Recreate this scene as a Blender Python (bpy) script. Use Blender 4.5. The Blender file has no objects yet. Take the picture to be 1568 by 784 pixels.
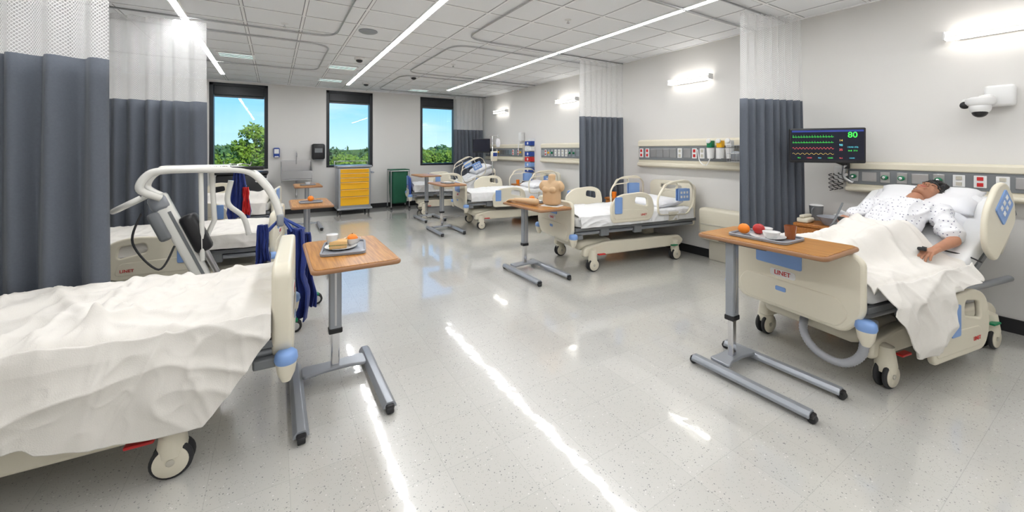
import bpy, bmesh, math, random
from mathutils import Vector, Matrix, noise, Euler
random.seed(7)
C=bpy.context; D=bpy.data
pi=math.pi
COL=C.scene.collection
try:
    C.scene.view_settings.view_transform='Standard'
except Exception as e: print(e)

# ---------------------------------------------------------------- materials
def mat(name,col,rough=.5,metal=0,var=.05,vs=6,bump=0,bs=60,es=0,ecol=None,trans=0,coat=0,sheen=0,stretch=None,bd=.002):
    m=D.materials.new(name); m.use_nodes=True; nt=m.node_tree; N=nt.nodes; L=nt.links
    b=N['Principled BSDF']; b.inputs['Roughness'].default_value=rough; b.inputs['Metallic'].default_value=metal
    tc=N.new('ShaderNodeTexCoord'); mp=N.new('ShaderNodeMapping'); L.new(tc.outputs['Object'],mp.inputs[0])
    if stretch: mp.inputs['Scale'].default_value=stretch
    nz=N.new('ShaderNodeTexNoise'); nz.inputs['Scale'].default_value=vs; nz.inputs['Detail'].default_value=3
    L.new(mp.outputs[0],nz.inputs['Vector'])
    mx=N.new('ShaderNodeMix'); mx.data_type='RGBA'
    mx.inputs[6].default_value=tuple(max(0,c*(1-var)) for c in col)+(1,)
    mx.inputs[7].default_value=tuple(min(1,c*(1+var)) for c in col)+(1,)
    L.new(nz.outputs['Fac'],mx.inputs[0]); L.new(mx.outputs[2],b.inputs['Base Color'])
    if bump:
        n2=N.new('ShaderNodeTexNoise'); n2.inputs['Scale'].default_value=bs; n2.inputs['Detail'].default_value=4
        L.new(mp.outputs[0],n2.inputs['Vector'])
        bp=N.new('ShaderNodeBump'); bp.inputs['Strength'].default_value=bump; bp.inputs['Distance'].default_value=bd
        L.new(n2.outputs['Fac'],bp.inputs['Height']); L.new(bp.outputs[0],b.inputs['Normal'])
    if es:
        b.inputs['Emission Color'].default_value=tuple(ecol or col)+(1,); b.inputs['Emission Strength'].default_value=es
    if trans: b.inputs['Transmission Weight'].default_value=trans
    if coat: b.inputs['Coat Weight'].default_value=coat
    if sheen: b.inputs['Sheen Weight'].default_value=sheen
    return m
CREAM=mat('cream_plastic',(.74,.69,.56),.35,var=.02)
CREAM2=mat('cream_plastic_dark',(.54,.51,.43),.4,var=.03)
WALLM=mat('wall_paint',(.73,.715,.69),.6,var=.015,vs=1.5,bump=.05,bs=200)
WHITE=mat('white_plastic',(.8,.8,.79),.35,var=.02)
LIFTW=mat('lift_enamel',(.80,.79,.74),.25,var=.02,coat=.3)
LBLUE=mat('light_blue_plastic',(.22,.37,.70),.4,var=.03)
NAVY=mat('navy_fabric',(.008,.025,.18),.8,var=.3,vs=20,bump=.5,bs=80,sheen=.1)
BLUE=mat('blue_plastic',(.02,.06,.30),.4)
BLACK=mat('black_plastic',(.010,.010,.012),.4,var=.2)
RUBBER=mat('rubber',(.025,.025,.027),.7,var=.2)
GREY=mat('grey_plastic',(.18,.19,.20),.5)
MGREY=mat('mid_grey_paint',(.32,.34,.37),.32,var=.04,metal=.35)
STEEL=mat('steel',(.55,.55,.56),.3,metal=1,var=.05)
CHROME=mat('chrome',(.75,.75,.77),.12,metal=1,var=.03)
RED=mat('red_plastic',(.55,.015,.015),.4)
GREEN=mat('green_plastic',(.0,.20,.08),.4)
YEL=mat('yellow_enamel',(.85,.45,.008),.35,var=.04)
SHEET=mat('white_sheet',(.77,.77,.77),.85,var=.02,vs=10,bump=.35,bs=120,sheen=.1)
BLANK=mat('cream_blanket',(.75,.72,.67),.9,var=.03,vs=14,bump=.6,bs=220,sheen=.1,bd=.002)
PILLOW=mat('pillow_case',(.80,.80,.82),.8,var=.02,bump=.2,bs=60)
SKIN=mat('skin',(.44,.205,.12),.5,var=.08,vs=25)
MSKIN=mat('manikin_skin',(.62,.42,.24),.5,var=.04)
HAIR=mat('black_hair',(.006,.005,.005),.45,var=.4,vs=60,bump=.8,bs=150)
LIP=mat('lip',(.42,.12,.09),.5)
ORANGE=mat('orange_peel',(.9,.24,.012),.45,var=.06,bump=.4,bs=200)
APPLE=mat('apple_skin',(.45,.02,.02),.3,var=.4,vs=12)
BREAD=mat('bread',(.72,.46,.20),.85,var=.15,vs=30,bump=.5,bs=60)
CHINA=mat('tray_grey',(.28,.29,.32),.35,var=.03)
PLATE=mat('plate_white',(.72,.72,.71),.25,var=.02)
TEA=mat('brown_tumbler',(.28,.09,.035),.15,var=.1)
DGREEN=mat('green_bag',(.01,.10,.05),.7,var=.2,bump=.4)
BASEB=mat('baseboard_rubber',(.012,.012,.014),.5)
FRAME=mat('window_frame_dark',(.010,.012,.016),.4)
STRAPG=mat('hose_grey',(.42,.43,.46),.5)
EMIT=mat('light_lens',(1,1,1),.5,es=49,ecol=(.985,.99,1))
EMITW=mat('wall_light_lens',(1,1,1),.5,es=6,ecol=(1,.96,.90))
EMITF=mat('wall_light_front',(.9,.9,.88),.4,es=.35,ecol=(1,.97,.92))
EMITS=mat('vent_slot_glow',(.6,.7,.68),.5,es=.8,ecol=(.8,1,.95))  # emission that brightens the vent slots; the vents hold no lamp
TRUNK=mat('bark',(.10,.06,.035),.9,var=.3,bump=.8,bs=20)

def wood(name,c1,c2,rough=.35,axis='Y'):
    m=D.materials.new(name); m.use_nodes=True; nt=m.node_tree; N=nt.nodes; L=nt.links; b=N['Principled BSDF']
    tc=N.new('ShaderNodeTexCoord'); mp=N.new('ShaderNodeMapping'); L.new(tc.outputs['Object'],mp.inputs[0])
    mp.inputs['Scale'].default_value=(16,.9,16) if axis=='Y' else (.9,16,16)
    n=N.new('ShaderNodeTexNoise'); n.inputs['Scale'].default_value=5; n.inputs['Detail'].default_value=6; n.inputs['Distortion'].default_value=.3
    L.new(mp.outputs[0],n.inputs['Vector'])
    r=N.new('ShaderNodeValToRGB'); r.color_ramp.elements[0].position=.35; r.color_ramp.elements[1].position=.65
    r.color_ramp.elements[0].color=c1+(1,); r.color_ramp.elements[1].color=c2+(1,)
    L.new(n.outputs['Fac'],r.inputs[0]); L.new(r.outputs[0],b.inputs['Base Color']); b.inputs['Roughness'].default_value=rough
    return m
OAK=wood('oak_laminate',(.32,.13,.02),(.50,.235,.055))
CHERRY=wood('cherry_veneer',(.34,.12,.02),(.50,.19,.04),axis='X')
EDGE=mat('table_edge_tan',(.30,.15,.07),.45)
CURT=mat('curtain_fabric',(.103,.117,.143),.85,var=.12,vs=90,bump=.4,bs=300,sheen=.1)
def net_mat():
    m=D.materials.new('curtain_net'); m.use_nodes=True; nt=m.node_tree; N=nt.nodes; L=nt.links
    for n in list(N): N.remove(n)
    out=N.new('ShaderNodeOutputMaterial'); mix=N.new('ShaderNodeMixShader'); tr=N.new('ShaderNodeBsdfTransparent')
    add=N.new('ShaderNodeMixShader'); df=N.new('ShaderNodeBsdfDiffuse'); tl=N.new('ShaderNodeBsdfTranslucent')
    df.inputs[0].default_value=(.92,.92,.92,1); tl.inputs[0].default_value=(.92,.92,.92,1); add.inputs[0].default_value=.45
    L.new(df.outputs[0],add.inputs[1]); L.new(tl.outputs[0],add.inputs[2])
    uv=N.new('ShaderNodeUVMap'); mp=N.new('ShaderNodeMapping'); L.new(uv.outputs[0],mp.inputs[0])
    outs=[]
    for ang in (35,-35):
        w=N.new('ShaderNodeTexWave'); w.inputs['Scale'].default_value=26; w.bands_direction='X'
        m2=N.new('ShaderNodeMapping'); m2.inputs['Rotation'].default_value=(0,0,math.radians(ang)); L.new(mp.outputs[0],m2.inputs[0]); L.new(m2.outputs[0],w.inputs[0]); outs.append(w)
    mn=N.new('ShaderNodeMath'); mn.operation='MAXIMUM'; L.new(outs[0].outputs['Fac'],mn.inputs[0]); L.new(outs[1].outputs['Fac'],mn.inputs[1])
    rp=N.new('ShaderNodeMapRange'); rp.inputs[1].default_value=.55; rp.inputs[2].default_value=.95; rp.inputs[3].default_value=.22; rp.inputs[4].default_value=.82
    L.new(mn.outputs[0],rp.inputs[0]); L.new(rp.outputs[0],mix.inputs[0])
    L.new(tr.outputs[0],mix.inputs[1]); L.new(add.outputs[0],mix.inputs[2]); L.new(mix.outputs[0],out.inputs[0])
    return m
NET=net_mat()
def floor_mat():
    m=D.materials.new('vinyl_tile'); m.use_nodes=True; nt=m.node_tree; N=nt.nodes; L=nt.links; b=N['Principled BSDF']
    tc=N.new('ShaderNodeTexCoord'); geo=tc.outputs['Object']
    sc=N.new('ShaderNodeVectorMath'); sc.operation='SCALE'; sc.inputs[3].default_value=1/.305; L.new(geo,sc.inputs[0])
    fl=N.new('ShaderNodeVectorMath'); fl.operation='FLOOR'; L.new(sc.outputs[0],fl.inputs[0])
    wn=N.new('ShaderNodeTexWhiteNoise'); L.new(fl.outputs[0],wn.inputs[0])
    fr=N.new('ShaderNodeVectorMath'); fr.operation='FRACTION'; L.new(sc.outputs[0],fr.inputs[0])
    sx=N.new('ShaderNodeSeparateXYZ'); L.new(fr.outputs[0],sx.inputs[0])
    def lt(o,v):
        q=N.new('ShaderNodeMath'); q.operation='LESS_THAN'; q.inputs[1].default_value=v; L.new(o,q.inputs[0]); return q.outputs[0]
    a=N.new('ShaderNodeMath'); a.operation='MAXIMUM'; L.new(lt(sx.outputs[0],.008),a.inputs[0]); L.new(lt(sx.outputs[1],.008),a.inputs[1])
    tile=N.new('ShaderNodeMix'); tile.data_type='RGBA'; tile.inputs[6].default_value=(.535,.525,.49,1); tile.inputs[7].default_value=(.565,.555,.52,1)
    L.new(wn.outputs['Value'],tile.inputs[0])
    cur=tile.outputs[2]
    for s,th,c in ((55,.17,(.22,.22,.22)),(75,.14,(.34,.32,.28)),(38,.12,(.74,.73,.70)),(120,.2,(.32,.32,.30))):
        v=N.new('ShaderNodeTexVoronoi'); v.inputs['Scale'].default_value=s
        nz=N.new('ShaderNodeTexNoise'); nz.inputs['Scale'].default_value=s*.35
        L.new(geo,v.inputs['Vector']); L.new(geo,nz.inputs['Vector'])
        q=lt(v.outputs['Distance'],th); g=N.new('ShaderNodeMath'); g.operation='GREATER_THAN'; g.inputs[1].default_value=.50; L.new(nz.outputs['Fac'],g.inputs[0])
        mu=N.new('ShaderNodeMath'); mu.operation='MULTIPLY'; L.new(q,mu.inputs[0]); L.new(g.outputs[0],mu.inputs[1])
        mm=N.new('ShaderNodeMath'); mm.operation='MULTIPLY'; mm.inputs[1].default_value=.85; L.new(mu.outputs[0],mm.inputs[0])
        x=N.new('ShaderNodeMix'); x.data_type='RGBA'; L.new(mm.outputs[0],x.inputs[0]); L.new(cur,x.inputs[6]); x.inputs[7].default_value=c+(1,); cur=x.outputs[2]
    ms=N.new('ShaderNodeMath'); ms.operation='MULTIPLY'; ms.inputs[1].default_value=.35; L.new(a.outputs[0],ms.inputs[0])
    x=N.new('ShaderNodeMix'); x.data_type='RGBA'; L.new(ms.outputs[0],x.inputs[0]); L.new(cur,x.inputs[6]); x.inputs[7].default_value=(.3,.3,.28,1)
    L.new(x.outputs[2],b.inputs['Base Color'])
    n2=N.new('ShaderNodeTexNoise'); n2.inputs['Scale'].default_value=7; n2.inputs['Detail'].default_value=2; L.new(geo,n2.inputs['Vector'])
    bp=N.new('ShaderNodeBump'); bp.inputs['Strength'].default_value=.25; bp.inputs['Distance'].default_value=.004; L.new(n2.outputs['Fac'],bp.inputs['Height'])
    b.inputs['Roughness'].default_value=.25; b.inputs['Coat Weight'].default_value=1; b.inputs['Coat Roughness'].default_value=.045; b.inputs['Coat IOR'].default_value=1.75
    L.new(bp.outputs[0],b.inputs['Coat Normal'])
    return m
FLOORM=floor_mat()
CEILM=mat('ceiling_tile',(.86,.87,.88),.9,var=.05,vs=120,bump=.4,bs=250)
GRIDM=mat('ceiling_grid_white',(.96,.96,.96),.5)
# ---------------------------------------------------------------- helpers
def grp(name,loc=(0,0,0),rz=0,parent=None):
    e=D.objects.new(name,None); e.location=loc; e.rotation_euler=(0,0,math.radians(rz)); e.empty_display_size=.1
    COL.objects.link(e)
    if parent: e.parent=parent
    return e
def add(name,data,p=None,m=None):
    o=D.objects.new(name,data); COL.objects.link(o)
    if m is not None: data.materials.append(m)
    if p: o.parent=p
    return o
def meshobj(p,name,v,f,m,smooth=False):
    me=D.meshes.new(name); me.from_pydata([tuple(x) for x in v],[],f); me.update()
    if smooth:
        for q in me.polygons: q.use_smooth=True
    return add(name,me,p,m)
def box(p,name,c,s,m,bev=.006,rot=None,seg=2):
    bm=bmesh.new(); bmesh.ops.create_cube(bm,size=1)
    for v in bm.verts: v.co=Vector((v.co.x*s[0],v.co.y*s[1],v.co.z*s[2]))
    bev=min(bev,min(s)*.45)
    if bev>0: bmesh.ops.bevel(bm,geom=bm.edges[:],offset=bev,segments=seg,affect='EDGES',profile=.5)
    me=D.meshes.new(name); bm.to_mesh(me); bm.free()
    if bev>0.012:
        for q in me.polygons: q.use_smooth=True
    o=add(name,me,p,m); o.location=c
    if rot: o.rotation_euler=[math.radians(a) for a in rot]
    return o
def cyl(p,name,a,b,r,m,r2=None,n=24,bev=.003):
    a=Vector(a);b=Vector(b);d=b-a;L=d.length
    r2=r if r2 is None else r2
    bv=min(bev,L*.3,r*.5,r2*.5 if r2>0 else 1)
    prof=[(0,0),(max(r-bv,.0001),0),(r,bv),(r2,L-bv),(max(r2-bv,.0001),L),(0,L)]
    o=lathe(p,name,prof,m,n=n); o.location=a
    o.rotation_mode='QUATERNION'; o.rotation_quaternion=Vector((0,0,1)).rotation_difference(d.normalized())
    return o
def lathe(p,name,prof,m,loc=(0,0,0),n=32):
    v=[];f=[]
    for (r,z) in prof:
        for i in range(n):
            t=2*pi*i/n; v.append((r*math.cos(t),r*math.sin(t),z))
    for j in range(len(prof)-1):
        for i in range(n):
            k=(i+1)%n; f.append((j*n+i,j*n+k,(j+1)*n+k,(j+1)*n+i))
    me=D.meshes.new(name); me.from_pydata(v,[],f)
    bm=bmesh.new(); bm.from_mesh(me); bmesh.ops.remove_doubles(bm,verts=bm.verts,dist=1e-5); bmesh.ops.recalc_face_normals(bm,faces=bm.faces); bm.to_mesh(me); bm.free()
    for q in me.polygons: q.use_smooth=True
    try: me.set_sharp_from_angle(angle=math.radians(50))
    except Exception: pass
    o=add(name,me,p,m); o.location=loc
    return o
def cat(pts,n,cyc=False):
    P=[Vector(x) for x in pts]; out=[]; K=len(P)
    rng=range(K if cyc else K-1)
    for i in rng:
        if cyc: p0,p1,p2,p3=P[(i-1)%K],P[i],P[(i+1)%K],P[(i+2)%K]
        else: p0,p1,p2,p3=P[max(i-1,0)],P[i],P[i+1],P[min(i+2,K-1)]
        for j in range(n):
            t=j/n
            out.append(.5*((2*p1)+(-p0+p2)*t+(2*p0-5*p1+4*p2-p3)*t*t+(-p0+3*p1-3*p2+p3)*t**3))
    if not cyc: out.append(P[-1])
    return out
def tube(p,name,pts,r,m,smooth=0,cyc=False,flat=None):
    if smooth: pts=cat(pts,smooth,cyc)
    cu=D.curves.new(name,'CURVE'); cu.dimensions='3D'; sp=cu.splines.new('POLY'); sp.points.add(len(pts)-1)
    for q,c in zip(sp.points,pts): q.co=(c[0],c[1],c[2],1)
    sp.use_cyclic_u=cyc; sp.use_smooth=True
    cu.bevel_depth=r; cu.bevel_resolution=3; cu.use_fill_caps=True
    return add(name,cu,p,m)
def rnd(pts,r,n=5):
    out=[];K=len(pts); rr=r if isinstance(r,(list,tuple)) else [r]*K
    for i in range(K):
        a=Vector(pts[i-1][:2]);b=Vector(pts[i][:2]);c=Vector(pts[(i+1)%K][:2])
        d1=(a-b);d2=(c-b);q=min(rr[i],d1.length*.48,d2.length*.48)
        s=b+d1.normalized()*q;e=b+d2.normalized()*q
        for j in range(n+1):
            t=j/n; out.append(tuple(s*(1-t)**2+b*2*t*(1-t)+e*t*t))
    return out
def slab(p,name,outs,th,m,org=(0,0,0),plane='YZ',bev=.008):
    cu=D.curves.new(name,'CURVE'); cu.dimensions='2D'; cu.fill_mode='BOTH'
    for o in outs:
        sp=cu.splines.new('POLY'); sp.points.add(len(o)-1)
        for q,c in zip(sp.points,o): q.co=(c[0],c[1],0,1)
        sp.use_cyclic_u=True
    b=min(bev,th*.45)
    cu.extrude=th/2-b; cu.bevel_depth=b; cu.bevel_resolution=2; cu.offset=-b
    ob=add(name,cu,p,m)
    if plane=='YZ': M=Matrix(((0,0,1),(1,0,0),(0,1,0)))
    elif plane=='XZ': M=Matrix(((1,0,0),(0,0,-1),(0,1,0)))
    else: M=Matrix.Identity(3)
    M=M.to_4x4(); M.translation=Vector(org); ob.matrix_local=M
    return ob
def rect(w,h,r,cx=0,cy=0):
    return rnd([(cx-w/2,cy-h/2),(cx+w/2,cy-h/2),(cx+w/2,cy+h/2),(cx-w/2,cy+h/2)],r)
def text(p,name,s,size,m,loc,rot,ext=.001,off=.0003):
    cu=D.curves.new(name,'FONT'); cu.body=s; cu.size=size; cu.extrude=ext; cu.align_x='CENTER'; cu.align_y='CENTER'; cu.offset=off
    o=add(name,cu,p,m); o.location=loc; o.rotation_euler=[math.radians(a) for a in rot]; return o
def fib(n=70):
    g=pi*(3-5**.5); return [Vector((math.sqrt(max(0,1-(1-2*(i+.5)/n)**2))*math.cos(g*i),math.sqrt(max(0,1-(1-2*(i+.5)/n)**2))*math.sin(g*i),1-2*(i+.5)/n)) for i in range(n)]
FIB=fib(90)
def blobs(hulls,voxel,smooth=4,disp=None):
    big=bmesh.new()
    for h in hulls:
        bm=bmesh.new()
        for c,r in h:
            r=(r,r,r) if not isinstance(r,(tuple,list)) else r; c=Vector(c)
            for d in FIB: bm.verts.new(c+Vector((d.x*r[0],d.y*r[1],d.z*r[2])))
        bmesh.ops.convex_hull(bm,input=bm.verts[:])
        loose=[v for v in bm.verts if not v.link_faces]; bmesh.ops.delete(bm,geom=loose,context='VERTS')
        tmp=D.meshes.new('t'); bm.to_mesh(tmp); bm.free(); big.from_mesh(tmp); D.meshes.remove(tmp)
    me=D.meshes.new('t'); big.to_mesh(me); big.free()
    o=D.objects.new('t',me); COL.objects.link(o)
    r=o.modifiers.new('r','REMESH'); r.mode='VOXEL'; r.voxel_size=voxel
    s=o.modifiers.new('s','SMOOTH'); s.iterations=smooth; s.factor=.5
    C.view_layer.update()
    dg=C.evaluated_depsgraph_get(); out=D.meshes.new_from_object(o.evaluated_get(dg))
    D.objects.remove(o)
    for q in out.polygons: q.use_smooth=True
    if disp:
        out.update()
        ns=[v.normal.copy() for v in out.vertices]
        for v,nn in zip(out.vertices,ns): v.co+=nn*disp(v.co)
    return out
def ell(p,name,c,s,m,rot=None,n=24):
    bm=bmesh.new(); bmesh.ops.create_uvsphere(bm,u_segments=n,v_segments=n//2,radius=1)
    for v in bm.verts: v.co=Vector((v.co.x*s[0],v.co.y*s[1],v.co.z*s[2]))
    me=D.meshes.new(name); bm.to_mesh(me); bm.free()
    for q in me.polygons: q.use_smooth=True
    o=add(name,me,p,m); o.location=c
    if rot: o.rotation_euler=[math.radians(a) for a in rot]
    return o

# ---------------------------------------------------------------- camera
H=1.45
cam=D.cameras.new('camera'); co=D.objects.new('camera',cam); COL.objects.link(co)
cam.sensor_width=36; cam.lens=36*598/1568; cam.shift_y=-163/1568; cam.clip_start=.05; cam.clip_end=500
co.location=(0,0,H); co.rotation_euler=(pi/2,0,-math.radians(31.31)); C.scene.camera=co

# ---------------------------------------------------------------- room
XL,XR,YB,YF,ZC=-2.45,5.0,-2.6,10.1,2.9
def wallbox(name,x0,x1,y0,y1,z0,z1,m,p=None): return box(p,name,((x0+x1)/2,(y0+y1)/2,(z0+z1)/2),(x1-x0,y1-y0,z1-z0),m,0)
fo=wallbox('floor',XL-.2,XR+.2,YB-.2,YF+.3,-.2,0,FLOORM)
wallbox('ceiling',XL-.2,XR+.2,YB-.2,YF+.3,ZC,ZC+.2,CEILM)
wallbox('wall_right',XR,XR+.2,YB-.2,YF+.3,0,ZC,WALLM)
wallbox('wall_left',XL-.2,XL,YB-.2,YF+.3,0,ZC,WALLM)
wallbox('wall_back',XL,XR,YB-.2,YB,0,ZC,WALLM)
WIN=[(-1.15,-.12),(1.04,2.09),(3.3,4.35)]; WZ0,WZ1=1.03,2.85
wf=grp('wall_far')
xs=[XL]+[a for w in WIN for a in w]+[XR]
for i in range(0,len(xs),2): wallbox('pier_%d'%i,xs[i],xs[i+1],YF,YF+.3,0,ZC,WALLM,wf)
for i,(a,b) in enumerate(WIN):
    wallbox('sill_wall_%d'%i,a,b,YF,YF+.3,0,WZ0,WALLM,wf); wallbox('head_wall_%d'%i,a,b,YF,YF+.3,WZ1,ZC,WALLM,wf)
GL=D.materials.new('window_glass'); GL.use_nodes=True
nt=GL.node_tree
for n in list(nt.nodes): nt.nodes.remove(n)
o_=nt.nodes.new('ShaderNodeOutputMaterial'); mx=nt.nodes.new('ShaderNodeMixShader'); t_=nt.nodes.new('ShaderNodeBsdfTransparent'); g_=nt.nodes.new('ShaderNodeBsdfGlossy'); g_.inputs['Roughness'].default_value=.01
t_.inputs[0].default_value=(.93,.97,.99,1)
mx.inputs[0].default_value=.04; nt.links.new(t_.outputs[0],mx.inputs[1]); nt.links.new(g_.outputs[0],mx.inputs[2]); nt.links.new(mx.outputs[0],o_.inputs[0])
for i,(a,b) in enumerate(WIN):
    w=grp('window_%d'%(i+1),((a+b)/2,YF+.12,0)); hw=(b-a)/2
    for s in (-1,1): box(w,'jamb',(s*(hw-.035),0,(WZ0+WZ1)/2),(.07,.2,WZ1-WZ0),FRAME,.004)
    box(w,'sill',(0,-.01,WZ0+.025),(2*hw,.24,.05),FRAME,.004)
    box(w,'head',(0,0,WZ1-.03),(2*hw,.2,.06),FRAME,.004)
    box(w,'shade_box',(0,-.02,WZ1-.15),(2*hw-.14,.1,.2),FRAME,.01)
    box(w,'shade_roll',(0,.02,WZ1-.26),(2*hw-.15,.02,.06),GREY,.004)
    g=box(w,'glass',(0,.06,(WZ0+WZ1)/2),(2*hw-.13,.006,WZ1-WZ0-.09),GL,0)
box(None,'baseboard_right',(XR-.008,(YB+YF)/2,.055),(.016,YF-YB,.11),BASEB,.003)
box(None,'baseboard_far',((XL+XR)/2,YF-.008,.055),(XR-XL-.04,.016,.11),BASEB,.003)
box(None,'baseboard_left',(XL+.008,(YB+YF)/2,.055),(.016,YF-YB,.11),BASEB,.003)
# ceiling grid
T=.5565; v=[];f=[]
def strip(x0,x1,y0,y1,z0,z1):
    k=len(v)
    v.extend([(x0,y0,z0),(x1,y0,z0),(x1,y1,z0),(x0,y1,z0),(x0,y0,z1),(x1,y0,z1),(x1,y1,z1),(x0,y1,z1)])
    f.extend([tuple(k+i for i in q) for q in ((0,3,2,1),(0,1,5,4),(1,2,6,5),(2,3,7,6),(3,0,4,7))])
x=-.84-3*T
while x<XR:
    if x>XL: strip(x-.012,x+.012,YB,YF,ZC-.006,ZC)
    x+=T
y=YF-.3
while y>YB:
    strip(XL,XR,y-.012,y+.012,ZC-.005,ZC); y-=T
strip(XR-.03,XR,YB,YF,ZC-.01,ZC); strip(XL,XR,YF-.03,YF,ZC-.01,ZC)
meshobj(None,'trim_1',v,f,GRIDM)
SHAD=mat('painted_grid_shade',(.32,.32,.33),.8)  # dark colour painting the shade along both sides of each grid tee
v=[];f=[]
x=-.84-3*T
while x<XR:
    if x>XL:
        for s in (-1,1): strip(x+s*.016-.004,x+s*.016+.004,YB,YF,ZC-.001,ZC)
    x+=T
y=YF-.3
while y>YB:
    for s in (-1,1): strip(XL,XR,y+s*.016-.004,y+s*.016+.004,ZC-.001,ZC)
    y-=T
meshobj(None,'grid_shade_strips',v,f,SHAD)
for X,y1 in ((-.842,9.2),(1.39,9.3),(3.6,8.9)):
    g=grp('linear_ceiling_light',(X,0,ZC))
    box(g,'lens',(0,(y1+YB+.6)/2,-.010),(.06,y1-YB-.6,.012),EMIT,0)
    for s in (-1,1): box(g,'flange',(s*.038,(y1+YB+.6)/2,-.008),(.014,y1-YB-.58,.016),GRIDM,.002)
# curtain tracks
def track(pts,r=.3):
    q=rnd(pts,[0.001]+[r]*(len(pts)-2)+[0.001],8)
    tube(None,'curtain_track',[(a,b,ZC-.018) for a,b in q],.010,STEEL)
track([(4.98,2.15),(2.1,2.15),(2.1,-.4),(4.98,-.4)]); track([(4.98,4.62),(2.1,4.62),(2.1,2.5),(4.98,2.5)])
track([(4.98,7.2),(2.1,7.2),(2.1,4.95),(4.98,4.95)]); track([(4.98,9.6),(2.1,9.6),(2.1,7.5),(4.98,7.5)])
track([(-2.43,3.2),(.66,3.2),(.66,.6),(-2.43,.6)]); track([(-2.43,5.45),(.66,5.45),(.66,3.4),(-2.43,3.4)]); track([(-2.43,7.9),(.66,7.9),(.66,5.9),(-2.43,5.9)])
# ceiling fittings
for (x,y) in ((-.5,7.3),(1.02,7.4),(1.0,8.9),(3.0,9.3)):
    g=grp('ceiling_vent',(x,y,ZC-.008)); box(g,'plate',(0,0,-.002),(.48,.30,.012),GRIDM,.003)
    for k in range(5): box(g,'slot',(0,-.10+k*.05,-.01),(.42,.022,.006),GREY if k%2 else EMITS,0)  # alternate slots given a painted glow
sp=grp('ceiling_speaker',(.98,5.0,ZC)); lathe(sp,'grille',[(0,-.02),(.09,-.02),(.11,-.008),(.11,-.001)],MGREY)
for (x,y) in ((1.15,6.55),(2.35,7.6),(1.7,8.9)):
    g=grp('dome_camera',(x,y,ZC-.002)); lathe(g,'base',[(0,-.03),(.07,-.03),(.075,0)],WHITE); ell(g,'dome',(0,0,-.04),(.05,.05,.03),BLACK)
for (x,y) in ((2.8,3.4),(2.6,6.2),(.1,5.2),(.2,3.6)):
    g=grp('sprinkler_head',(x,y,ZC-.002)); lathe(g,'rosette',[(0,-.012),(.02,-.012),(.04,0)],WHITE); cyl(g,'stem',(0,0,-.035),(0,0,-.01),.008,CHROME); cyl(g,'deflector',(0,0,-.038),(0,0,-.035),.018,CHROME)

# ---------------------------------------------------------------- wall lamps
for y in (.62,3.36,6.03,8.67):
    g=grp('wall_light',(XR,y,2.42))
    box(g,'back_plate',(-.02,0,0),(.04,.50,.07),WHITE,.01)
    box(g,'body',(-.075,0,.0),(.09,.62,.045),EMITF,.012)
    box(g,'end_cap',(-.075,-.315,0),(.095,.012,.075),WHITE,.004); box(g,'end_cap',(-.075,.315,0),(.095,.012,.075),WHITE,.004)
    box(g,'top_lens',(-.075,0,.028),(.07,.60,.012),EMITW,.002)
    box(g,'bottom_lens',(-.075,0,-.03),(.07,.60,.014),EMITW,.002)

# ---------------------------------------------------------------- curtains
def curtain(a,b,z0=.32,zs=1.98,z1=ZC-.03,wl=.11,amp=.045,seed=0):
    A=Vector(a);B=Vector(b);d=B-A;L=d.length;t=d.normalized();n=Vector((-t.y,t.x))
    N=int(L/.01)
    g=grp('privacy_curtain',(0,0,0))
    def surf(name,za,zb,m,nz,am):
        v=[];f=[];uv=[]
        for j in range(nz+1):
            z=za+(zb-za)*j/nz; low=1-(z-z0)/(z1-z0)
            for i in range(N+1):
                s=L*i/N
                ph=2*pi*s/wl+1.6*noise.noise(Vector((s*3,seed,z*.25)))*2
                am2=am*(.75+.5*noise.noise(Vector((s*4,seed+5,z*.4))))*(.7+.45*low)
                off=am2*math.sin(ph)+.25*am2*math.sin(2*ph+z)
                sl=.35*am2*math.cos(ph)
                q=A+t*(s+sl)+n*off; v.append((q.x,q.y,z)); uv.append((s*1.35,z))
        W=N+1
        for j in range(nz):
            for i in range(N): f.append((j*W+i,j*W+i+1,(j+1)*W+i+1,(j+1)*W+i))
        o=meshobj(g,name,v,f,m,True)
        ul=o.data.uv_layers.new(name='UVMap')
        for lp in o.data.loops: ul.data[lp.index].uv=uv[lp.vertex_index]
        return o
    o=surf('drape',z0,zs,CURT,14,amp); sd=o.modifiers.new('s','SOLIDIFY'); sd.thickness=.003
    surf('net_header',zs,z1,NET,8,amp*.85)
    return g
curtain((4.12,2.22),(4.93,1.99),wl=.10,amp=.05,seed=1)
curtain((4.15,4.76),(4.95,4.60),wl=.10,amp=.045,seed=2)
curtain((4.05,9.66),(4.9,9.62),wl=.11,amp=.045,seed=3)
curtain((-2.36,3.46),(-.845,3.20),wl=.15,amp=.06,seed=4)
curtain((-2.36,5.75),(-.66,5.52),wl=.14,amp=.05,seed=5)

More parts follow.
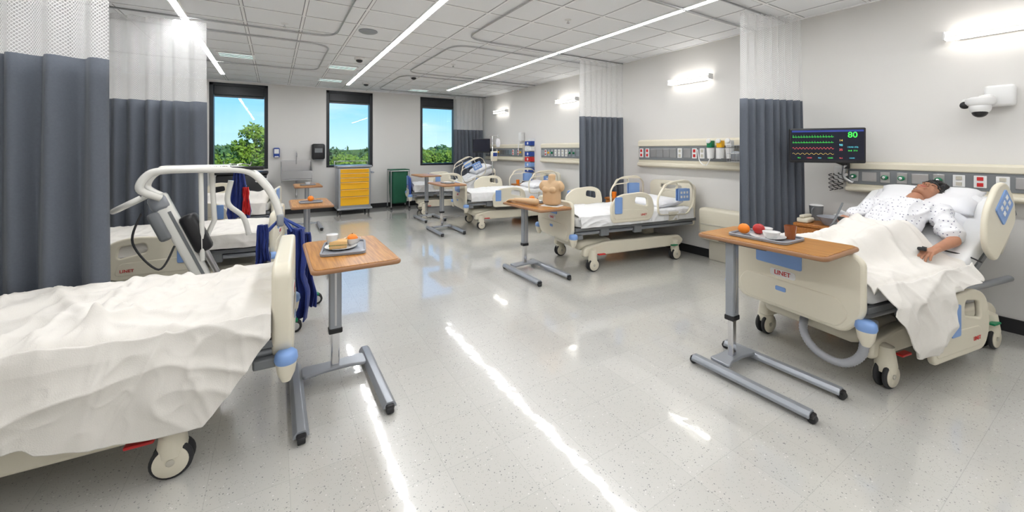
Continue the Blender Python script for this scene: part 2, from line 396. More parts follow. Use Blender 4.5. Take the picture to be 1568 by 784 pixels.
# ---------------------------------------------------------------- beds
def caster(g,x,y,zt=.25,r=.078):
    for s in (-1,1):
        cyl(g,'caster_tread',(x,y+s*.012,r),(x,y+s*.034,r),r,RUBBER,n=28,bev=.008)
        cyl(g,'caster_cover',(x,y+s*.034,r),(x,y+s*.040,r),r*.82,CREAM,n=28)
        cyl(g,'caster_hub',(x,y+s*.040,r),(x,y+s*.044,r),r*.2,CREAM2,n=16)
    lathe(g,'caster_hood',[(0,0),(.05,0),(.055,.04),(.04,zt-r-.02),(.0,zt-r)],CREAM,(x,y,r+.02))
def surf_fn(back,xb=1.08,L=1.93,zt=.66):
    def f(x):
        if x<=xb or back==0: return (x,zt,0.)
        a=math.radians(back); d=x-xb
        k=min(d/.12,1)
        return (xb+d*math.cos(a),zt+d*math.sin(a)-.0,a*k)
    return f
def mattress(g,sf,w=.42,th=.13,x0=.06,x1=1.93,m=SHEET):
    v=[];f=[];n=40;prof=[]
    K=28
    for i in range(K):
        t=2*pi*i/K; c,s=math.cos(t),math.sin(t)
        e=.25; prof.append((math.copysign(abs(c)**e,c)*w,(math.copysign(abs(s)**e,s)-1)*th/2))
    for j in range(n+1):
        x=x0+(x1-x0)*j/n; px,pz,a=sf(x); endk=1 if 0<j<n else .94
        for (y,q) in prof:
            qq=q if 0<j<n else (q+th/2)*.8-th/2
            v.append((px-math.sin(a)*qq,y*endk,pz+math.cos(a)*qq+.004*noise.noise(Vector((x*6,y*6,q*9)))))
    for j in range(n):
        for i in range(K): f.append((j*K+i,j*K+(i+1)%K,(j+1)*K+(i+1)%K,(j+1)*K+i))
    f.append(tuple(range(K))[::-1]); f.append(tuple(n*K+i for i in range(K)))
    return meshobj(g,'mattress',v,f,m,True)
def drape(g,name,m,x0,x1,near,sf,hn,hf,bump,w=.44,nx=130,ny=120,amp=.012,seed=0,fold=.03,x0w=0,x1w=0,out=0):
    v=[];f=[];R=.05
    for i in range(nx+1):
        u=i/nx
        for j in range(ny+1):
            t=j/ny
            wob=noise.noise(Vector((t*3+seed,1.3,seed)))
            x=x0+(x1-x0)*u+ (1-u)*x0w*wob + u*x1w*wob
            px,pz,a=sf(x)
            pz+=.012
            if t<.15: y=w; z=pz-(1-t/.15)*(pz-hf(x)); q=(1-t/.15)
            elif t<=.6: y=w-(t-.15)/.45*2*w; z=pz; q=0
            else: q=(t-.6)/.4; y=-w; z=pz-q*(pz-hn(x))
            e=(w-abs(y))
            top=1 if .15<=t<=.6 else 0
            if top and e<R: z-= R-math.sqrt(max(0,R*R-(R-e)**2))
            S=(y if top else y-(pz-z)*(1 if y<0 else -1))
            wx=.5*noise.noise(Vector((x*1.5,S*1.5,seed))); wy=.5*noise.noise(Vector((x*1.5,S*1.5,seed+9)))
            A1=Vector((x*1.6+S*.9+wx+seed,S*5.0-x*2.0+wy*2,seed)); A2=Vector((x*6+S*3+wx*3,S*2.2-x*1.2+wy,seed+4)); A3=Vector((x*9+seed,S*9+wx*4,2))
            rid=(1-abs(noise.noise(A1)))**5*1.0+.7*(1-abs(noise.noise(A2)))**6+.25*(1-abs(noise.noise(A3)))**5-.7
            fine=noise.noise(A3*2)*.10+.5*noise.noise(Vector((x*2,S*2,seed)))
            if top:
                z+=bump(x,y)+amp*(rid+fine)*1.0; yo=0; px2=px
            else:
                dd=abs(pz-z); k=min(1,dd/.15)
                fo=math.sin(x*13+seed*2+3*noise.noise(Vector((x*2,seed,z))))*.5+.5*math.sin(x*23+z*3+seed)
                yo=.012+k*(fold*(.5+.5*fo))+amp*1.1*(rid+.6+fine)*min(1,.3+dd/.1)+(out*min(1,dd/.10) if y<0 else 0)
                z+=bump(x,y)*(1-min(1,q*2.5))+amp*(rid+fine)*(1-min(1,q*6)); px2=px+.008*k*math.cos(x*13)
            yy=(y+(math.copysign(max(yo,.003),y) if not top else 0))
            if near>0: yy=-yy
            v.append((px2,yy,z))
    W=ny+1
    for i in range(nx):
        for j in range(ny): f.append((i*W+j,i*W+j+1,(i+1)*W+j+1,(i+1)*W+j))
    o=meshobj(g,name,v,f,m,True)
    s=o.modifiers.new('s','SOLIDIFY'); s.thickness=.006; s.offset=0
    return o
def pillow(g,name,c,s,rot,m=PILLOW,seed=0):
    bm=bmesh.new(); bmesh.ops.create_cube(bm,size=2); bmesh.ops.subdivide_edges(bm,edges=bm.edges[:],cuts=14,use_grid_fill=True)
    for v in bm.verts:
        x,y,z=v.co
        k=(max(0,(1-x**6))*max(0,(1-y**6)))**.5
        th=.12+.88*k*(1-.25*(x*x+y*y)/2)
        xx=x*(1+.05*abs(y)**3); yy=y*(1+.05*abs(x)**3)
        v.co=Vector((xx*s[0]/2,yy*s[1]/2,z*th*s[2]/2+.012*noise.noise(Vector((x*2+seed,y*2,z)))))
    me=D.meshes.new(name); bm.to_mesh(me); bm.free()
    for q in me.polygons: q.use_smooth=True
    o=add(name,me,g,m); o.location=c; o.rotation_euler=[math.radians(a) for a in rot]
    return o
def rail_foot(g,y,x0,z0,L=.62,Hh=.36,blue=.09,out=-1,badge=True):
    o=rnd([(x0,z0),(x0+L*.9,z0),(x0+L,z0+Hh*.35),(x0+L*.93,z0+Hh*.85),(x0+L*.7,z0+Hh),(x0+.1,z0+Hh*.93),(x0-.02,z0+Hh*.6)],[.05,.08,.08,.1,.12,.1,.06])
    hole=rnd([(x0+L*.52,z0+Hh*.62),(x0+L*.82,z0+Hh*.5),(x0+L*.8,z0+Hh*.78),(x0+L*.54,z0+Hh*.84)],.03)
    slab(g,'side_rail_foot',[o,hole],.032,CREAM,(0,y,0),'XZ',.012)
    slab(g,'side_rail_inset',[rnd([(x0+.03,z0+.04),(x0+L*.85,z0+.04),(x0+L*.8,z0+Hh*.4),(x0+.04,z0+Hh*.45)],.04)],.012,CREAM,(0,y+out*.014,0),'XZ',.005)
    slab(g,'blue_grip',[rect(.11,.20,.015,x0+blue,z0+Hh*.58)],.008,LBLUE,(0,y+out*.022,0),'XZ',.003)
    if badge: text(g,'badge','LINET',.035,RED,(x0+L*.72,y+out*.0225,z0+Hh*.22),(90,0,0 if out<0 else 180))
def rail_head(g,y,x0,z0,a=0,out=-1,L=.62,Hh=.44,hole_on=True):
    e=grp('side_rail_head',(x0,y,z0),0,g); e.rotation_euler=(0,-math.radians(a),0)
    o=rnd([(0,0),(L*.8,-.02),(L,.12),(L,Hh*.8),(L*.8,Hh),(.14,Hh*.95),(-.02,Hh*.5)],[.06,.06,.08,.12,.12,.14,.08])
    hole=rnd([(.08,Hh*.72),(L*.5,Hh*.76),(L*.5,Hh*.88),(.12,Hh*.86)],.025)
    slab(e,'panel',[o,hole] if hole_on else [o],.034,CREAM,(0,0,0),'XZ',.013)
    slab(e,'control_panel',[rect(.2,.16,.02,L*.68,Hh*.55)],.01,LBLUE,(0,out*.02,0),'XZ',.003)
    slab(e,'control_panel_inner',[rect(.2,.16,.02,L*.68,Hh*.55)],.01,LBLUE,(0,-out*.02,0),'XZ',.003)
    for i in range(3):
        for j in range(2): box(e,'button',(L*.60+i*.05,out*.026,Hh*.49+j*.055),(.03,.004,.03),WHITE,.003)
    box(e,'hinge',(L*.45,-out*.03,-.03),(.18,.05,.12),CREAM2,.015)
def bed(loc,rz,near=-1,back=0,cx=.3,ftop=.84,foot_rail=(.45,.58),head_rail=True,far_rails=True,head=True,hose=False,footcol=None,zt=.66,fth=.045,pocket=True,grip=.09):
    g=grp('hospital_bed',loc,rz); sf=surf_fn(back,zt=zt)
    fc=footcol or CREAM
    o=rnd([(-.33,.36),(.33,.36),(.39,.43),(.43,.50),(.43,ftop-.04),(.38,ftop),(-.38,ftop),(-.43,ftop-.04),(-.43,.50),(-.39,.43)],[.04,.04,.03,.05,.04,.05,.05,.04,.05,.03])
    slab(g,'footboard',[o],fth,fc,(fth/2-.0225,0,0),'YZ',.018)
    slab(g,'footboard_lower_relief',[rnd([(-.30,.38),(.30,.38),(.36,.47),(.30,.56),(-.30,.56),(-.36,.47)],.04)],.02,CREAM,(-.018,0,0),'YZ',.008)
    if pocket: slab(g,'footboard_pocket',[rect(.31,.18,.015,.06,ftop-.095)],.014,LBLUE,(-.026,0,0),'YZ',.004)
    slab(g,'footboard_tag',[rect(.07,.03,.01,.04,.50)],.006,LBLUE,(-.029,0,0),'YZ',.002)
    slab(g,'badge_plate',[rect(.17,.05,.02,.03,ftop-.235)],.004,WHITE,(-.0235,0,0),'YZ',.001)
    text(g,'badge','LINET',.042,RED,(-.0265,.03,ftop-.235),(90,0,-90))
    for s in (-1,1):
        lathe(g,'corner_bumper',[(0,.04),(.035,.04),(.048,.028),(.052,.0),(.046,-.015),(0,-.015)],LBLUE,(.0,s*.43,.43))
        lathe(g,'bumper_cone',[(.046,0),(.038,-.05),(.02,-.09),(0,-.092)],CREAM,(.0,s*.43,.415))
        box(g,'bumper_arm',(.07,s*.40,.42),(.14,.05,.05),GREY,.01)
        tube(g,'frame_rail',[(.05,s*.37,.46),(1.95,s*.37,.46)],.024,MGREY)
        for xx in (.45,.95): box(g,'rail_bracket',(xx,s*.40,.46),(.12,.05,.09),GREY,.012)
        slab(g,'base_beam',[rnd([(cx-.12,.17),(1.72,.17),(1.78,.24),(1.70,.31),(cx+.2,.33),(cx-.1,.28)],.04)],.07,CREAM,(0,s*.33,0),'XZ',.02)
        caster(g,cx,s*.38); caster(g,1.6,s*.38)
        for xx,c in ((cx+.05,RED),(1.5,GREEN)): box(g,'brake_pedal',(xx+.05,s*.42,.2),(.10,.04,.015),c,.006)
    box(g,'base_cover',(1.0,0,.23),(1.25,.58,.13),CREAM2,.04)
    box(g,'undertray',(cx+.1,0,.29),(.5,.6,.12),CREAM,.05)
    for xx in (.55,1.45):
        box(g,'lift_column',(xx,0,.36),(.17,.17,.2),CREAM,.03); box(g,'lift_column_inner',(xx,0,.45),(.13,.13,.14),STEEL,.01)
    box(g,'cross_member_foot',(.5,0,.47),(.12,.74,.05),GREY,.01); box(g,'cross_member_head',(1.45,0,.47),(.12,.74,.05),GREY,.01)
    v=[];f=[]
    for j in range(41):
        x=.04+1.9*j/40; px,pz,a=sf(x)
        for (y,q) in ((-.42,-.13),(.42,-.13),(.42,-.165),(-.42,-.165)): v.append((px-math.sin(a)*q,y,pz+math.cos(a)*q))
    for j in range(40):
        for i in range(4): f.append((j*4+i,j*4+(i+1)%4,(j+1)*4+(i+1)%4,(j+1)*4+i))
    f.append((0,1,2,3)); f.append((160,163,162,161)); meshobj(g,'platform',v,f,GREY)
    mattress(g,sf)
    if back:
        e=sf(1.85); tube(g,'backrest_strut',[(1.45,.2,.45),(e[0]-.15,.2,e[1]-.28)],.02,STEEL); tube(g,'backrest_strut',[(1.45,-.2,.45),(e[0]-.15,-.2,e[1]-.28)],.02,STEEL)
    if head:
        o=rnd([(-.40,.42),(.40,.42),(.42,.95),(.34,1.0),(-.34,1.0),(-.42,.95)],.05)
        slab(g,'headboard',[o,rnd([(-.2,.88),(.2,.88),(.2,.94),(-.2,.94)],.025)],.04,CREAM,(1.93,0,0),'YZ',.015)
    if foot_rail: rail_foot(g,near*.475,foot_rail[0],foot_rail[1],L=.72 if foot_rail[1]<.3 else .66,Hh=.42 if foot_rail[1]<.3 else .36,out=near,blue=grip)
    px,pz,a=sf(1.22)
    if head_rail: rail_head(g,near*.475,px-.0,pz-.04,back,out=near)
    if far_rails:
        rail_foot(g,-near*.475,.45,.56,out=-near,Hh=.36); rail_head(g,-near*.475,px,pz-.04,back,out=-near)
    if hose:
        pts=cat([(.22,.02,.36),(.08,-.04,.24),(.05,-.14,.15),(.08,-.27,.13),(.12,-.35,.22),(.10,-.37,.40)],18)
        cu=D.curves.new('hose','CURVE'); cu.dimensions='3D'; sp=cu.splines.new('POLY'); sp.points.add(len(pts)-1)
        for i,(q,c) in enumerate(zip(sp.points,pts)): q.co=(c[0],c[1],c[2],1); q.radius=1 if i%2 else .86
        cu.bevel_depth=.026; cu.bevel_resolution=4; add('corrugated_hose',cu,g,STRAPG)
    return g,sf
def legs(x,y):
    r=0
    for s in (-1,1):
        r=max(r,.11*math.exp(-((y-s*.11)/.085)**2)*min(1,max(0,(x-.05)/.12)))
    r+=.05*math.exp(-((x-.14)/.07)**2)*math.exp(-(y/.2)**2)
    return r
def sm(a,b,x):
    t=min(1,max(0,(x-a)/(b-a))); return t*t*(3-2*t)
def legs1(x,y):
    up=sm(.42,.85,x); r=0
    for s in (-1,1): r=max(r,(.15+.065*up)*math.exp(-((y-s*.11)/(.10+.03*up))**2)*sm(.03,.14,x))
    r=max(r,(.09+.12*up)*math.exp(-(y/.18)**4)*sm(.2,.5,x))
    r+=.04*math.exp(-((x-.15)/.07)**2)*math.exp(-(y/.2)**2)
    for c,sl,a,w in ((.98,-.15,.035,.05),(.80,.35,.03,.04),(.62,-.4,.022,.035),(.45,.3,.02,.04),(.9,.7,.02,.03)):
        r+=a*math.exp(-((x-c-sl*y)/w)**2)*math.exp(-(y/.36)**4)
    return r
# R1 with patient
R1,sf1=bed((2.97,1.28,0),-10,-1,back=31,foot_rail=(.56,.12),head_rail=False,far_rails=False,hose=True,head=False,grip=.25)
rail_head(R1,-.475,1.36,.67,45,out=-1,L=.5,Hh=.36,hole_on=False)
rail_foot(R1,.475,.52,.12,out=1,L=.72,Hh=.42)
def hn1(x):
    return .26+.25*max(0,(.30-x)/.25)**1.5+.32*sm(.56,.74,x)+.02*math.sin(x*14)
drape(R1,'blanket',BLANK,.05,1.10,-1,sf1,hn1,lambda x:.56,legs1,amp=.024,seed=3,fold=.035,x0w=.02,x1w=.08,out=.055)
pillow(R1,'pillow',(1.62,.03,.955),(.42,.66,.17),(0,-31,0)); pillow(R1,'pillow_upper',(1.66,.0,1.035),(.36,.58,.13),(0,-24,8),seed=5)
# R2
R2,sf2=bed((3.0,3.9,0),-8,-1,foot_rail=(.50,.57))
drape(R2,'sheet',SHEET,.08,1.85,-1,sf2,lambda x:.54,lambda x:.56,lambda x,y:0,amp=.014,seed=8,fold=.012)
pillow(R2,'pillow',(1.60,0,.72),(.4,.62,.13),(0,-6,0))
# R3
R3,sf3=bed((2.97,6.78,0),-8,-1,foot_rail=(.50,.40),footcol=CREAM)
drape(R3,'sheet',SHEET,.08,1.85,-1,sf3,lambda x:.52,lambda x:.56,lambda x,y:.02*math.exp(-((x-1)/.3)**2),amp=.015,seed=9,fold=.015)
pillow(R3,'pillow',(1.60,0,.74),(.4,.62,.13),(0,-8,0))
# R4
R4,sf4=bed((2.62,8.85,0),-12,-1,back=25,foot_rail=(.50,.57),footcol=BLUE)
drape(R4,'sheet',SHEET,.08,1.5,-1,sf4,lambda x:.52,lambda x:.56,lambda x,y:0,amp=.015,seed=12,fold=.015)
pillow(R4,'pillow',(1.68,0,.98),(.42,.64,.15),(0,-25,0))
# L1
L1,sf5=bed((.075,2.63,0),176.5,1,cx=.44,ftop=.885,foot_rail=None,head_rail=False,far_rails=False,zt=.66,fth=.085,pocket=False)
def hn5(x):
    if x<.32: return .60-(x-.04)/.28*.36
    return .24+.05*min(1,(x-.32)/.6)+.012*math.sin(x*9)+.03*sm(.82,.86,x)
def bp5(x,y):
    r=.025*noise.noise(Vector((x*1.8,y*2,4)))+.012
    for c,sl,a,w in ((.25,.25,.03,.09),(.62,-.3,.026,.04),(1.15,-.5,.035,.08),(1.35,-.4,.025,.04),(.9,.6,.024,.03),(.45,-.8,.022,.028),(.75,.1,.02,.02)):
        r+=a*math.exp(-((x-c-sl*y)/w)**2)
    return r*min(1,(.46-abs(y))/.15)
drape(L1,'blanket',BLANK,.06,1.95,1,sf5,hn5,lambda x:.5,bp5,w=.45,nx=300,ny=240,amp=.026,seed=21,fold=.024,x0w=.02)
# L2
L2,sf6=bed((.03,4.80,0),173,1,foot_rail=(.55,.36),far_rails=False,head_rail=False)
rail_head(L2,.475,1.25,.36,0,out=1)
drape(L2,'blanket',BLANK,.08,1.9,1,sf6,lambda x:.55,lambda x:.56,lambda x,y:.015*noise.noise(Vector((x*3,y*3,1))),amp=.014,seed=31,fold=.02)
# L3
L3,sf7=bed((.03,7.25,0),173,1,foot_rail=(.55,.36))
drape(L3,'blanket',BLANK,.08,1.9,1,sf7,lambda x:.5,lambda x:.56,legs,amp=.014,seed=41,fold=.02)

# ---------------------------------------------------------------- overbed tables
def table(px,py,h,topc,topsz=(.45,.80),bar=(-.57,.2),bx=(-.2,.2)):
    g=grp('overbed_table',(px,py,0))
    for x in bx:
        L=bar[1]-bar[0]; c=(bar[0]+bar[1])/2
        slab(g,'base_bar',[rnd([(x-.038,.028),(x+.038,.028),(x+.034,.044),(x+.018,.062),(x-.018,.062),(x-.034,.044)],.004)],L-.05,MGREY,(0,c,0),'XZ',.003)
        for s,yy in ((-1,bar[0]+.025),(1,bar[1]-.025)):
            box(g,'end_cap',(x,yy+s*.003,.038),(.046,.028,.026),BLACK,.008)
            cyl(g,'caster_wheel',(x-.018,yy+s*.002,.022),(x+.018,yy+s*.002,.022),.022,RUBBER,n=16)
    slab(g,'cross_plate',[rnd([(bx[0]+.03,-.07),(-.07,-.045),(.07,-.045),(bx[1]-.03,-.07),(bx[1]-.03,.07),(.07,.06),(-.07,.06),(bx[0]+.03,.07)],.03)],.02,MGREY,(0,0,.065),'XY',.006)
    box(g,'post_lower',(0,0,.07+(h*.5)/2),(.05,.035,h*.5),CHROME,.008)
    box(g,'post_collar',(0,0,h*.38),(.082,.064,.035),BLACK,.008)
    box(g,'post_upper',(0,0,(h*.39+h-.04)/2),(.072,.055,h-.04-h*.39),MGREY,.008)
    box(g,'post_seam',(0,-.0285,(h*.41+h-.04)/2),(.012,.002,h-.06-h*.41),STEEL,0)
    tx,ty=topc[0]-px,topc[1]-py
    box(g,'top_bracket',(tx*.3,ty*.4,h-.038),(.14,abs(ty)*.6+.2,.02),BLACK,.006)
    slab(g,'top_edge',[rect(topsz[0],topsz[1],.05,tx,ty)],.026,EDGE,(0,0,h-.015),'XY',.010)
    slab(g,'table_top',[rect(topsz[0]-.03,topsz[1]-.03,.04,tx,ty)],.006,OAK,(0,0,h-.001),'XY',.002)
    return g
def tray(loc,rz=0,s=1.0):
    g=grp('meal_tray',loc,rz)
    slab(g,'tray_base',[rect(.36*s,.27*s,.04)],.006,CHINA,(0,0,.003),'XY',.002)
    a=[(x,y,.012) for x,y in rect(.35*s,.26*s,.04)]; tube(g,'tray_rim',a,.007,CHINA,cyc=True)
    return g
def plate(g,x,y,r=.09): lathe(g,'plate',[(0,.0),(r*.6,0),(r,.012),(r*1.0,.016),(r*.62,.006),(0,.006)],PLATE,(x,y,.007))
def bowl(g,x,y,r=.05,m=PLATE,z=.007): lathe(g,'bowl',[(0,0),(r*.5,0),(r*.9,r*.5),(r,r*.85),(r*.94,r*.85),(r*.8,r*.5),(r*.4,.01),(0,.01)],m,(x,y,z))
def orange(g,x,y,z=.045,m=ORANGE,name='orange'):
    o=ell(g,name,(x,y,z),(.036,.036,.034),m); cyl(g,'stem',(x,y,z+.032),(x,y,z+.04),.003,TRUNK,n=8); return o

table(.333,2.73,.78,(.42,2.79),(.50,.80),(-.57,.2),(-.22,.21))
t=tray((.40,2.83,.784),80); plate(t,.0,.02,.10); bowl(t,.05,-.05,.055,z=.012); orange(t,.055,-.05,.05)
slab(t,'sandwich',[rnd([(-.06,-.05),(.06,-.05),(-.06,.06)],.01)],.05,BREAD,(-.03,.03,.045),'XY',.008)
slab(t,'sandwich_filling',[rnd([(-.06,-.05),(.062,-.05),(-.06,.062)],.01)],.012,GREEN,(-.03,.03,.045),'XY',.004); cyl(t,'cup',(.12,.08,.006),(.12,.08,.08),.03,PLATE,r2=.038)
table(2.62,1.47,.868,(2.765,1.29),(.48,.76),(-.55,.18),(-.18,.2))
t=tray((2.76,1.33,.872),90); plate(t,-.03,.03,.10); orange(t,.11,.05,.045); orange(t,.04,.0,.05,APPLE,'apple'); bowl(t,.04,-.07,.05); bowl(t,-.06,.05,.05,z=.012)
lathe(t,'tumbler',[(0,0),(.027,0),(.034,.085),(.031,.085),(.025,.006),(0,.006)],TEA,(-.12,-.06,.007)); plate(t,-.07,-.08,.05)
table(2.60,3.98,.79,(2.68,3.86),(.46,.84),(-.62,.16),(-.2,.2))
table(2.58,6.68,.85,(2.62,6.55),(.45,.8)); table(2.75,8.0,.92,(2.72,7.95),(.45,.7))
table(.35,5.55,.80,(.38,5.4),(.45,.8),(-.78,.15)); table(.52,8.26,.80,(.52,8.1),(.45,.75))
t=tray((.38,5.35,.804),0,.7); orange(t,.0,.03)
t=tray((.52,8.0,.804),0,.7); bowl(t,.0,.03)
t=tray((2.78,3.98,.794),90,.6); plate(t,0,0,.06); orange(t,.06,.03)
t=tray((2.62,6.5,.854),90,.7); plate(t,0,0,.07)

# ---------------------------------------------------------------- manikins
def hand_blobs(w,d,up,side,palm=.085,scale=1.0,curl=.5):
    w=Vector(w);d=Vector(d).normalized();up=Vector(up); up=(up-d*up.dot(d)).normalized(); sd=Vector(side); sd=(sd-d*sd.dot(d)-up*sd.dot(up)).normalized()
    s=scale; hs=[]
    k=w+d*palm*s
    for o in (-.028,-.01,.01,.028):
        hs.append([(w+sd*o*.55*s,.015*s),(k+sd*o*s,.0135*s)])
    hs.append([(w+sd*.015*s,.014*s),(w-sd*.015*s,.014*s),(k+sd*.028*s,.012*s),(k-sd*.028*s,.012*s)])
    for i,(o,L) in enumerate(((.030,.072),(.010,.082),(-.010,.076),(-.029,.06))):
        p=k+sd*o*s; a=.15
        rad=.0092*s
        for q,fr in enumerate((.45,.3,.25)):
            a+=curl*(.5 if q==0 else .8)
            dr=(d*math.cos(a)-up*math.sin(a)+sd*(o*2.5)).normalized()
            n=p+dr*L*fr*s; hs.append([(p,rad),(n,rad*.92)]); p=n; rad*=.93
    p=w+sd*.022*s+d*.02*s
    for q,(L,r) in enumerate(((.04,.013),(.032,.0105),(.025,.0095))):
        dr=(d*(.55+.3*q)+sd*(.8-.3*q)-up*(.25+.15*q)).normalized(); n=p+dr*L*s; hs.append([(p,r*s),(n,r*.9*s)]); p=n
    return hs
def head_blobs():
    h=[]
    h.append([((0,-.015,.045),(.074,.092,.080))])
    h.append([((0,.02,.0),(.064,.070,.07)),((0,.055,-.085),(.024,.022,.018)),((.035,.02,-.06),.025),((-.035,.02,-.06),.025)])
    h.append([((0,.083,.022),.008),((0,.106,-.022),.011)]); h.append([((.011,.094,-.026),.009),((-.011,.094,-.026),.009)])
    h.append([((.035,.074,.034),.010),((.012,.083,.032),.010)]); h.append([((-.035,.074,.034),.010),((-.012,.083,.032),.010)])
    for s in (-1,1): h.append([((s*.072,-.005,.015),(.008,.018,.026)),((s*.078,-.014,.028),(.006,.014,.016))]); h.append([((s*.04,.06,-.015),.018)]); h.append([((s*.03,.080,.014),(.016,.010,.009))])
    h.append([((.018,.085,-.052),(.01,.01,.006)),((-.018,.085,-.052),(.01,.01,.006))]); h.append([((.014,.083,-.064),(.01,.01,.007)),((-.014,.083,-.064),(.01,.01,.007))])
    h.append([((0,-.02,-.04),.05),((0,-.02,-.13),.05)])
    return h
pat=grp('patient_manikin',(2.97,1.28,0),-10)
HX,HZ=1.585,1.085
body=[]
body.append([((.97,0,.775),(.12,.17,.09)),((1.15,0,.835),(.1,.14,.095))])
body.append([((1.15,0,.835),(.1,.14,.095)),((1.34,0,.955),(.1,.165,.10))])
body.append([((1.40,.15,.985),.055),((1.40,-.15,.985),.055),((1.36,0,.97),.08)])
body.append([((1.42,0,1.0),.055),((1.53,0,1.055),.05)])
SHN=(1.40,-.19,.98);ELN=(1.22,-.335,.80);WRN=(.985,-.335,.765)
SHF=(1.40,.19,.98);ELF=(1.20,.31,.84);WRF=(1.03,.24,.885)
for S,E,W in ((SHN,ELN,WRN),(SHF,ELF,WRF)):
    body.append([(S,.055),(E,.040)]); body.append([(E,.040),(W,.026)])
for s in (-1,1):
    body.append([((.95,s*.09,.74),.08),((.53,s*.11,.715),.052)]); body.append([((.53,s*.11,.715),.050),((.19,s*.10,.71),.034)]); body.append([((.17,s*.10,.71),.033),((.15,s*.11,.75),.025)])
me=blobs(body,.009,6); add('body',me,pat,SKIN)
m1=blobs(hand_blobs(WRN,(-1,.10,-.22),(0,.1,1),(0,1,0),curl=.35),.0035,2); add('hand_near',m1,pat,SKIN)
m2=blobs(hand_blobs(WRF,(-.8,-.45,-.05),(0,.1,1),(0,-1,0),curl=.4),.0035,2); add('hand_far',m2,pat,SKIN)
HZV=Vector((.93,-.16,.26)).normalized(); HYV=Vector((-.26,-.30,.92)); HYV=(HYV-HZV*HYV.dot(HZV)).normalized(); HXV=HYV.cross(HZV)
HM=Matrix((HXV,HYV,HZV)).transposed().to_4x4(); HM.translation=Vector((HX+.05,-.02,HZ+.0))
hd=grp('head',(0,0,0),0,pat); hd.matrix_local=HM
add('face',blobs(head_blobs(),.0045,3),hd,SKIN)
hh=[[((0,-.034,.070),(.094,.102,.096))],[((0,.035,.118),(.072,.050,.034))],[((.055,-.02,.035),(.036,.060,.055))],[((-.055,-.02,.035),(.036,.060,.055))],[((0,-.075,0),(.06,.04,.07))]]
add('hair',blobs(hh,.005,2,disp=lambda c:.012*noise.noise(c*70)+.010*noise.noise(c*30)),hd,HAIR)
for s in (-1,1):
    ell(hd,'eyelid',(s*.031,.083,.014),(.015,.009,.007),SKIN); tube(hd,'eyelashes',[(s*.018,.0895,.009),(s*.031,.0935,.0075),(s*.044,.087,.010)],.0016,HAIR,4)
    tube(hd,'eyebrow',[(s*.012,.0945,.036),(s*.032,.088,.043),(s*.05,.072,.038)],.0042,HAIR,5)
    ell(hd,'nostril',(s*.007,.104,-.033),(.003,.003,.002),BLACK)
ell(hd,'upper_lip',(0,.092,-.052),(.021,.008,.0045),LIP); ell(hd,'lower_lip',(0,.090,-.062),(.018,.008,.0055),LIP)
def gown_mat():
    m=mat('gown_print',(.76,.76,.78),.85,var=.02,bump=.3,bs=80); nt=m.node_tree;N=nt.nodes;L=nt.links;b=N['Principled BSDF']
    v_=N.new('ShaderNodeTexVoronoi'); v_.inputs['Scale'].default_value=44; v_.inputs['Randomness'].default_value=.35
    tc=[n for n in N if n.type=='TEX_COORD'][0]; L.new(tc.outputs['Object'],v_.inputs['Vector'])
    q=N.new('ShaderNodeMath'); q.operation='LESS_THAN'; q.inputs[1].default_value=.20; L.new(v_.outputs['Distance'],q.inputs[0])
    x=N.new('ShaderNodeMix'); x.data_type='RGBA'; x.inputs[6].default_value=(.76,.76,.78,1); x.inputs[7].default_value=(.14,.14,.22,1); L.new(q.outputs[0],x.inputs[0]); L.new(x.outputs[2],b.inputs['Base Color'])
    return m
def mid(a,b,t): return tuple(Vector(a).lerp(Vector(b),t))
gw=[[((.98,0,.78),(.12,.19,.10)),((1.15,0,.845),(.1,.16,.105))],[((1.15,0,.845),(.1,.16,.105)),((1.34,0,.96),(.1,.18,.11))],[((1.395,.16,.985),.066),((1.395,-.16,.985),.066),((1.35,0,.97),.092)]]
for S,E in ((SHN,ELN),(SHF,ELF)): gw.append([(S,.066),(mid(S,E,.78),.066)])
add('gown',blobs(gw,.007,3,disp=lambda c:.022*((1-abs(noise.noise(Vector((c.x*6+c.y*4,c.y*12,c.z*6)))))**4-.4)+.004*noise.noise(c*30)),pat,gown_mat())
rm=grp('hand_controller',(0,0,0),0,R1); box(rm,'body',(.90,-.30,.765),(.13,.045,.025),BLACK,.01,(0,12,20)); tube(rm,'cord',[(.95,-.3,.77),(1.1,-.2,.75),(1.2,-.38,.72),(1.25,-.46,.68)],.005,BLACK,6)
rm=grp('call_remote',(0,0,0),0,R1); box(rm,'body',(.93,.20,.89),(.14,.05,.03),BLACK,.01,(0,5,30)); tube(rm,'cord',[(.98,.22,.88),(1.15,.40,.78),(1.3,.46,.80),(1.5,.5,.95)],.008,GREY,6)

# torso trainer on the R2 table
tt=grp('torso_manikin',(2.77,3.66,.795),-65)
th=[[((0,0,.035),(.115,.075,.035)),((0,0,.17),(.115,.08,.08))],[((0,0,.17),(.115,.08,.08)),((.10,0,.25),(.045,.05,.045)),((-.10,0,.25),(.045,.05,.045))],[((0,0,.26),.05),((0,.0,.31),.042)],[((0,0,.31),.042),((0,.005,.35),(.045,.045,.02))],[((.05,-.075,.19),(.045,.02,.035))],[((-.05,-.075,.19),(.045,.02,.035))],[((.13,0,.22),(.03,.045,.05))],[((-.13,0,.22),(.03,.045,.05))]]
add('torso',blobs(th,.007,4),tt,MSKIN); slab(tt,'stand_plate',[rect(.24,.16,.03)],.008,WHITE,(0,0,0),'XY',.003)
ar=grp('iv_arm_trainer',(0,0,0))
ah=[[((2.60,3.74,.84),.042),((2.57,3.93,.835),.034)],[((2.57,3.93,.835),.034),((2.54,4.10,.83),.024)]]+hand_blobs((2.54,4.10,.83),(-.1,1,-.1),(0,0,1),(1,0,0),curl=.2)
add('arm',blobs(ah,.005,2),ar,MSKIN)

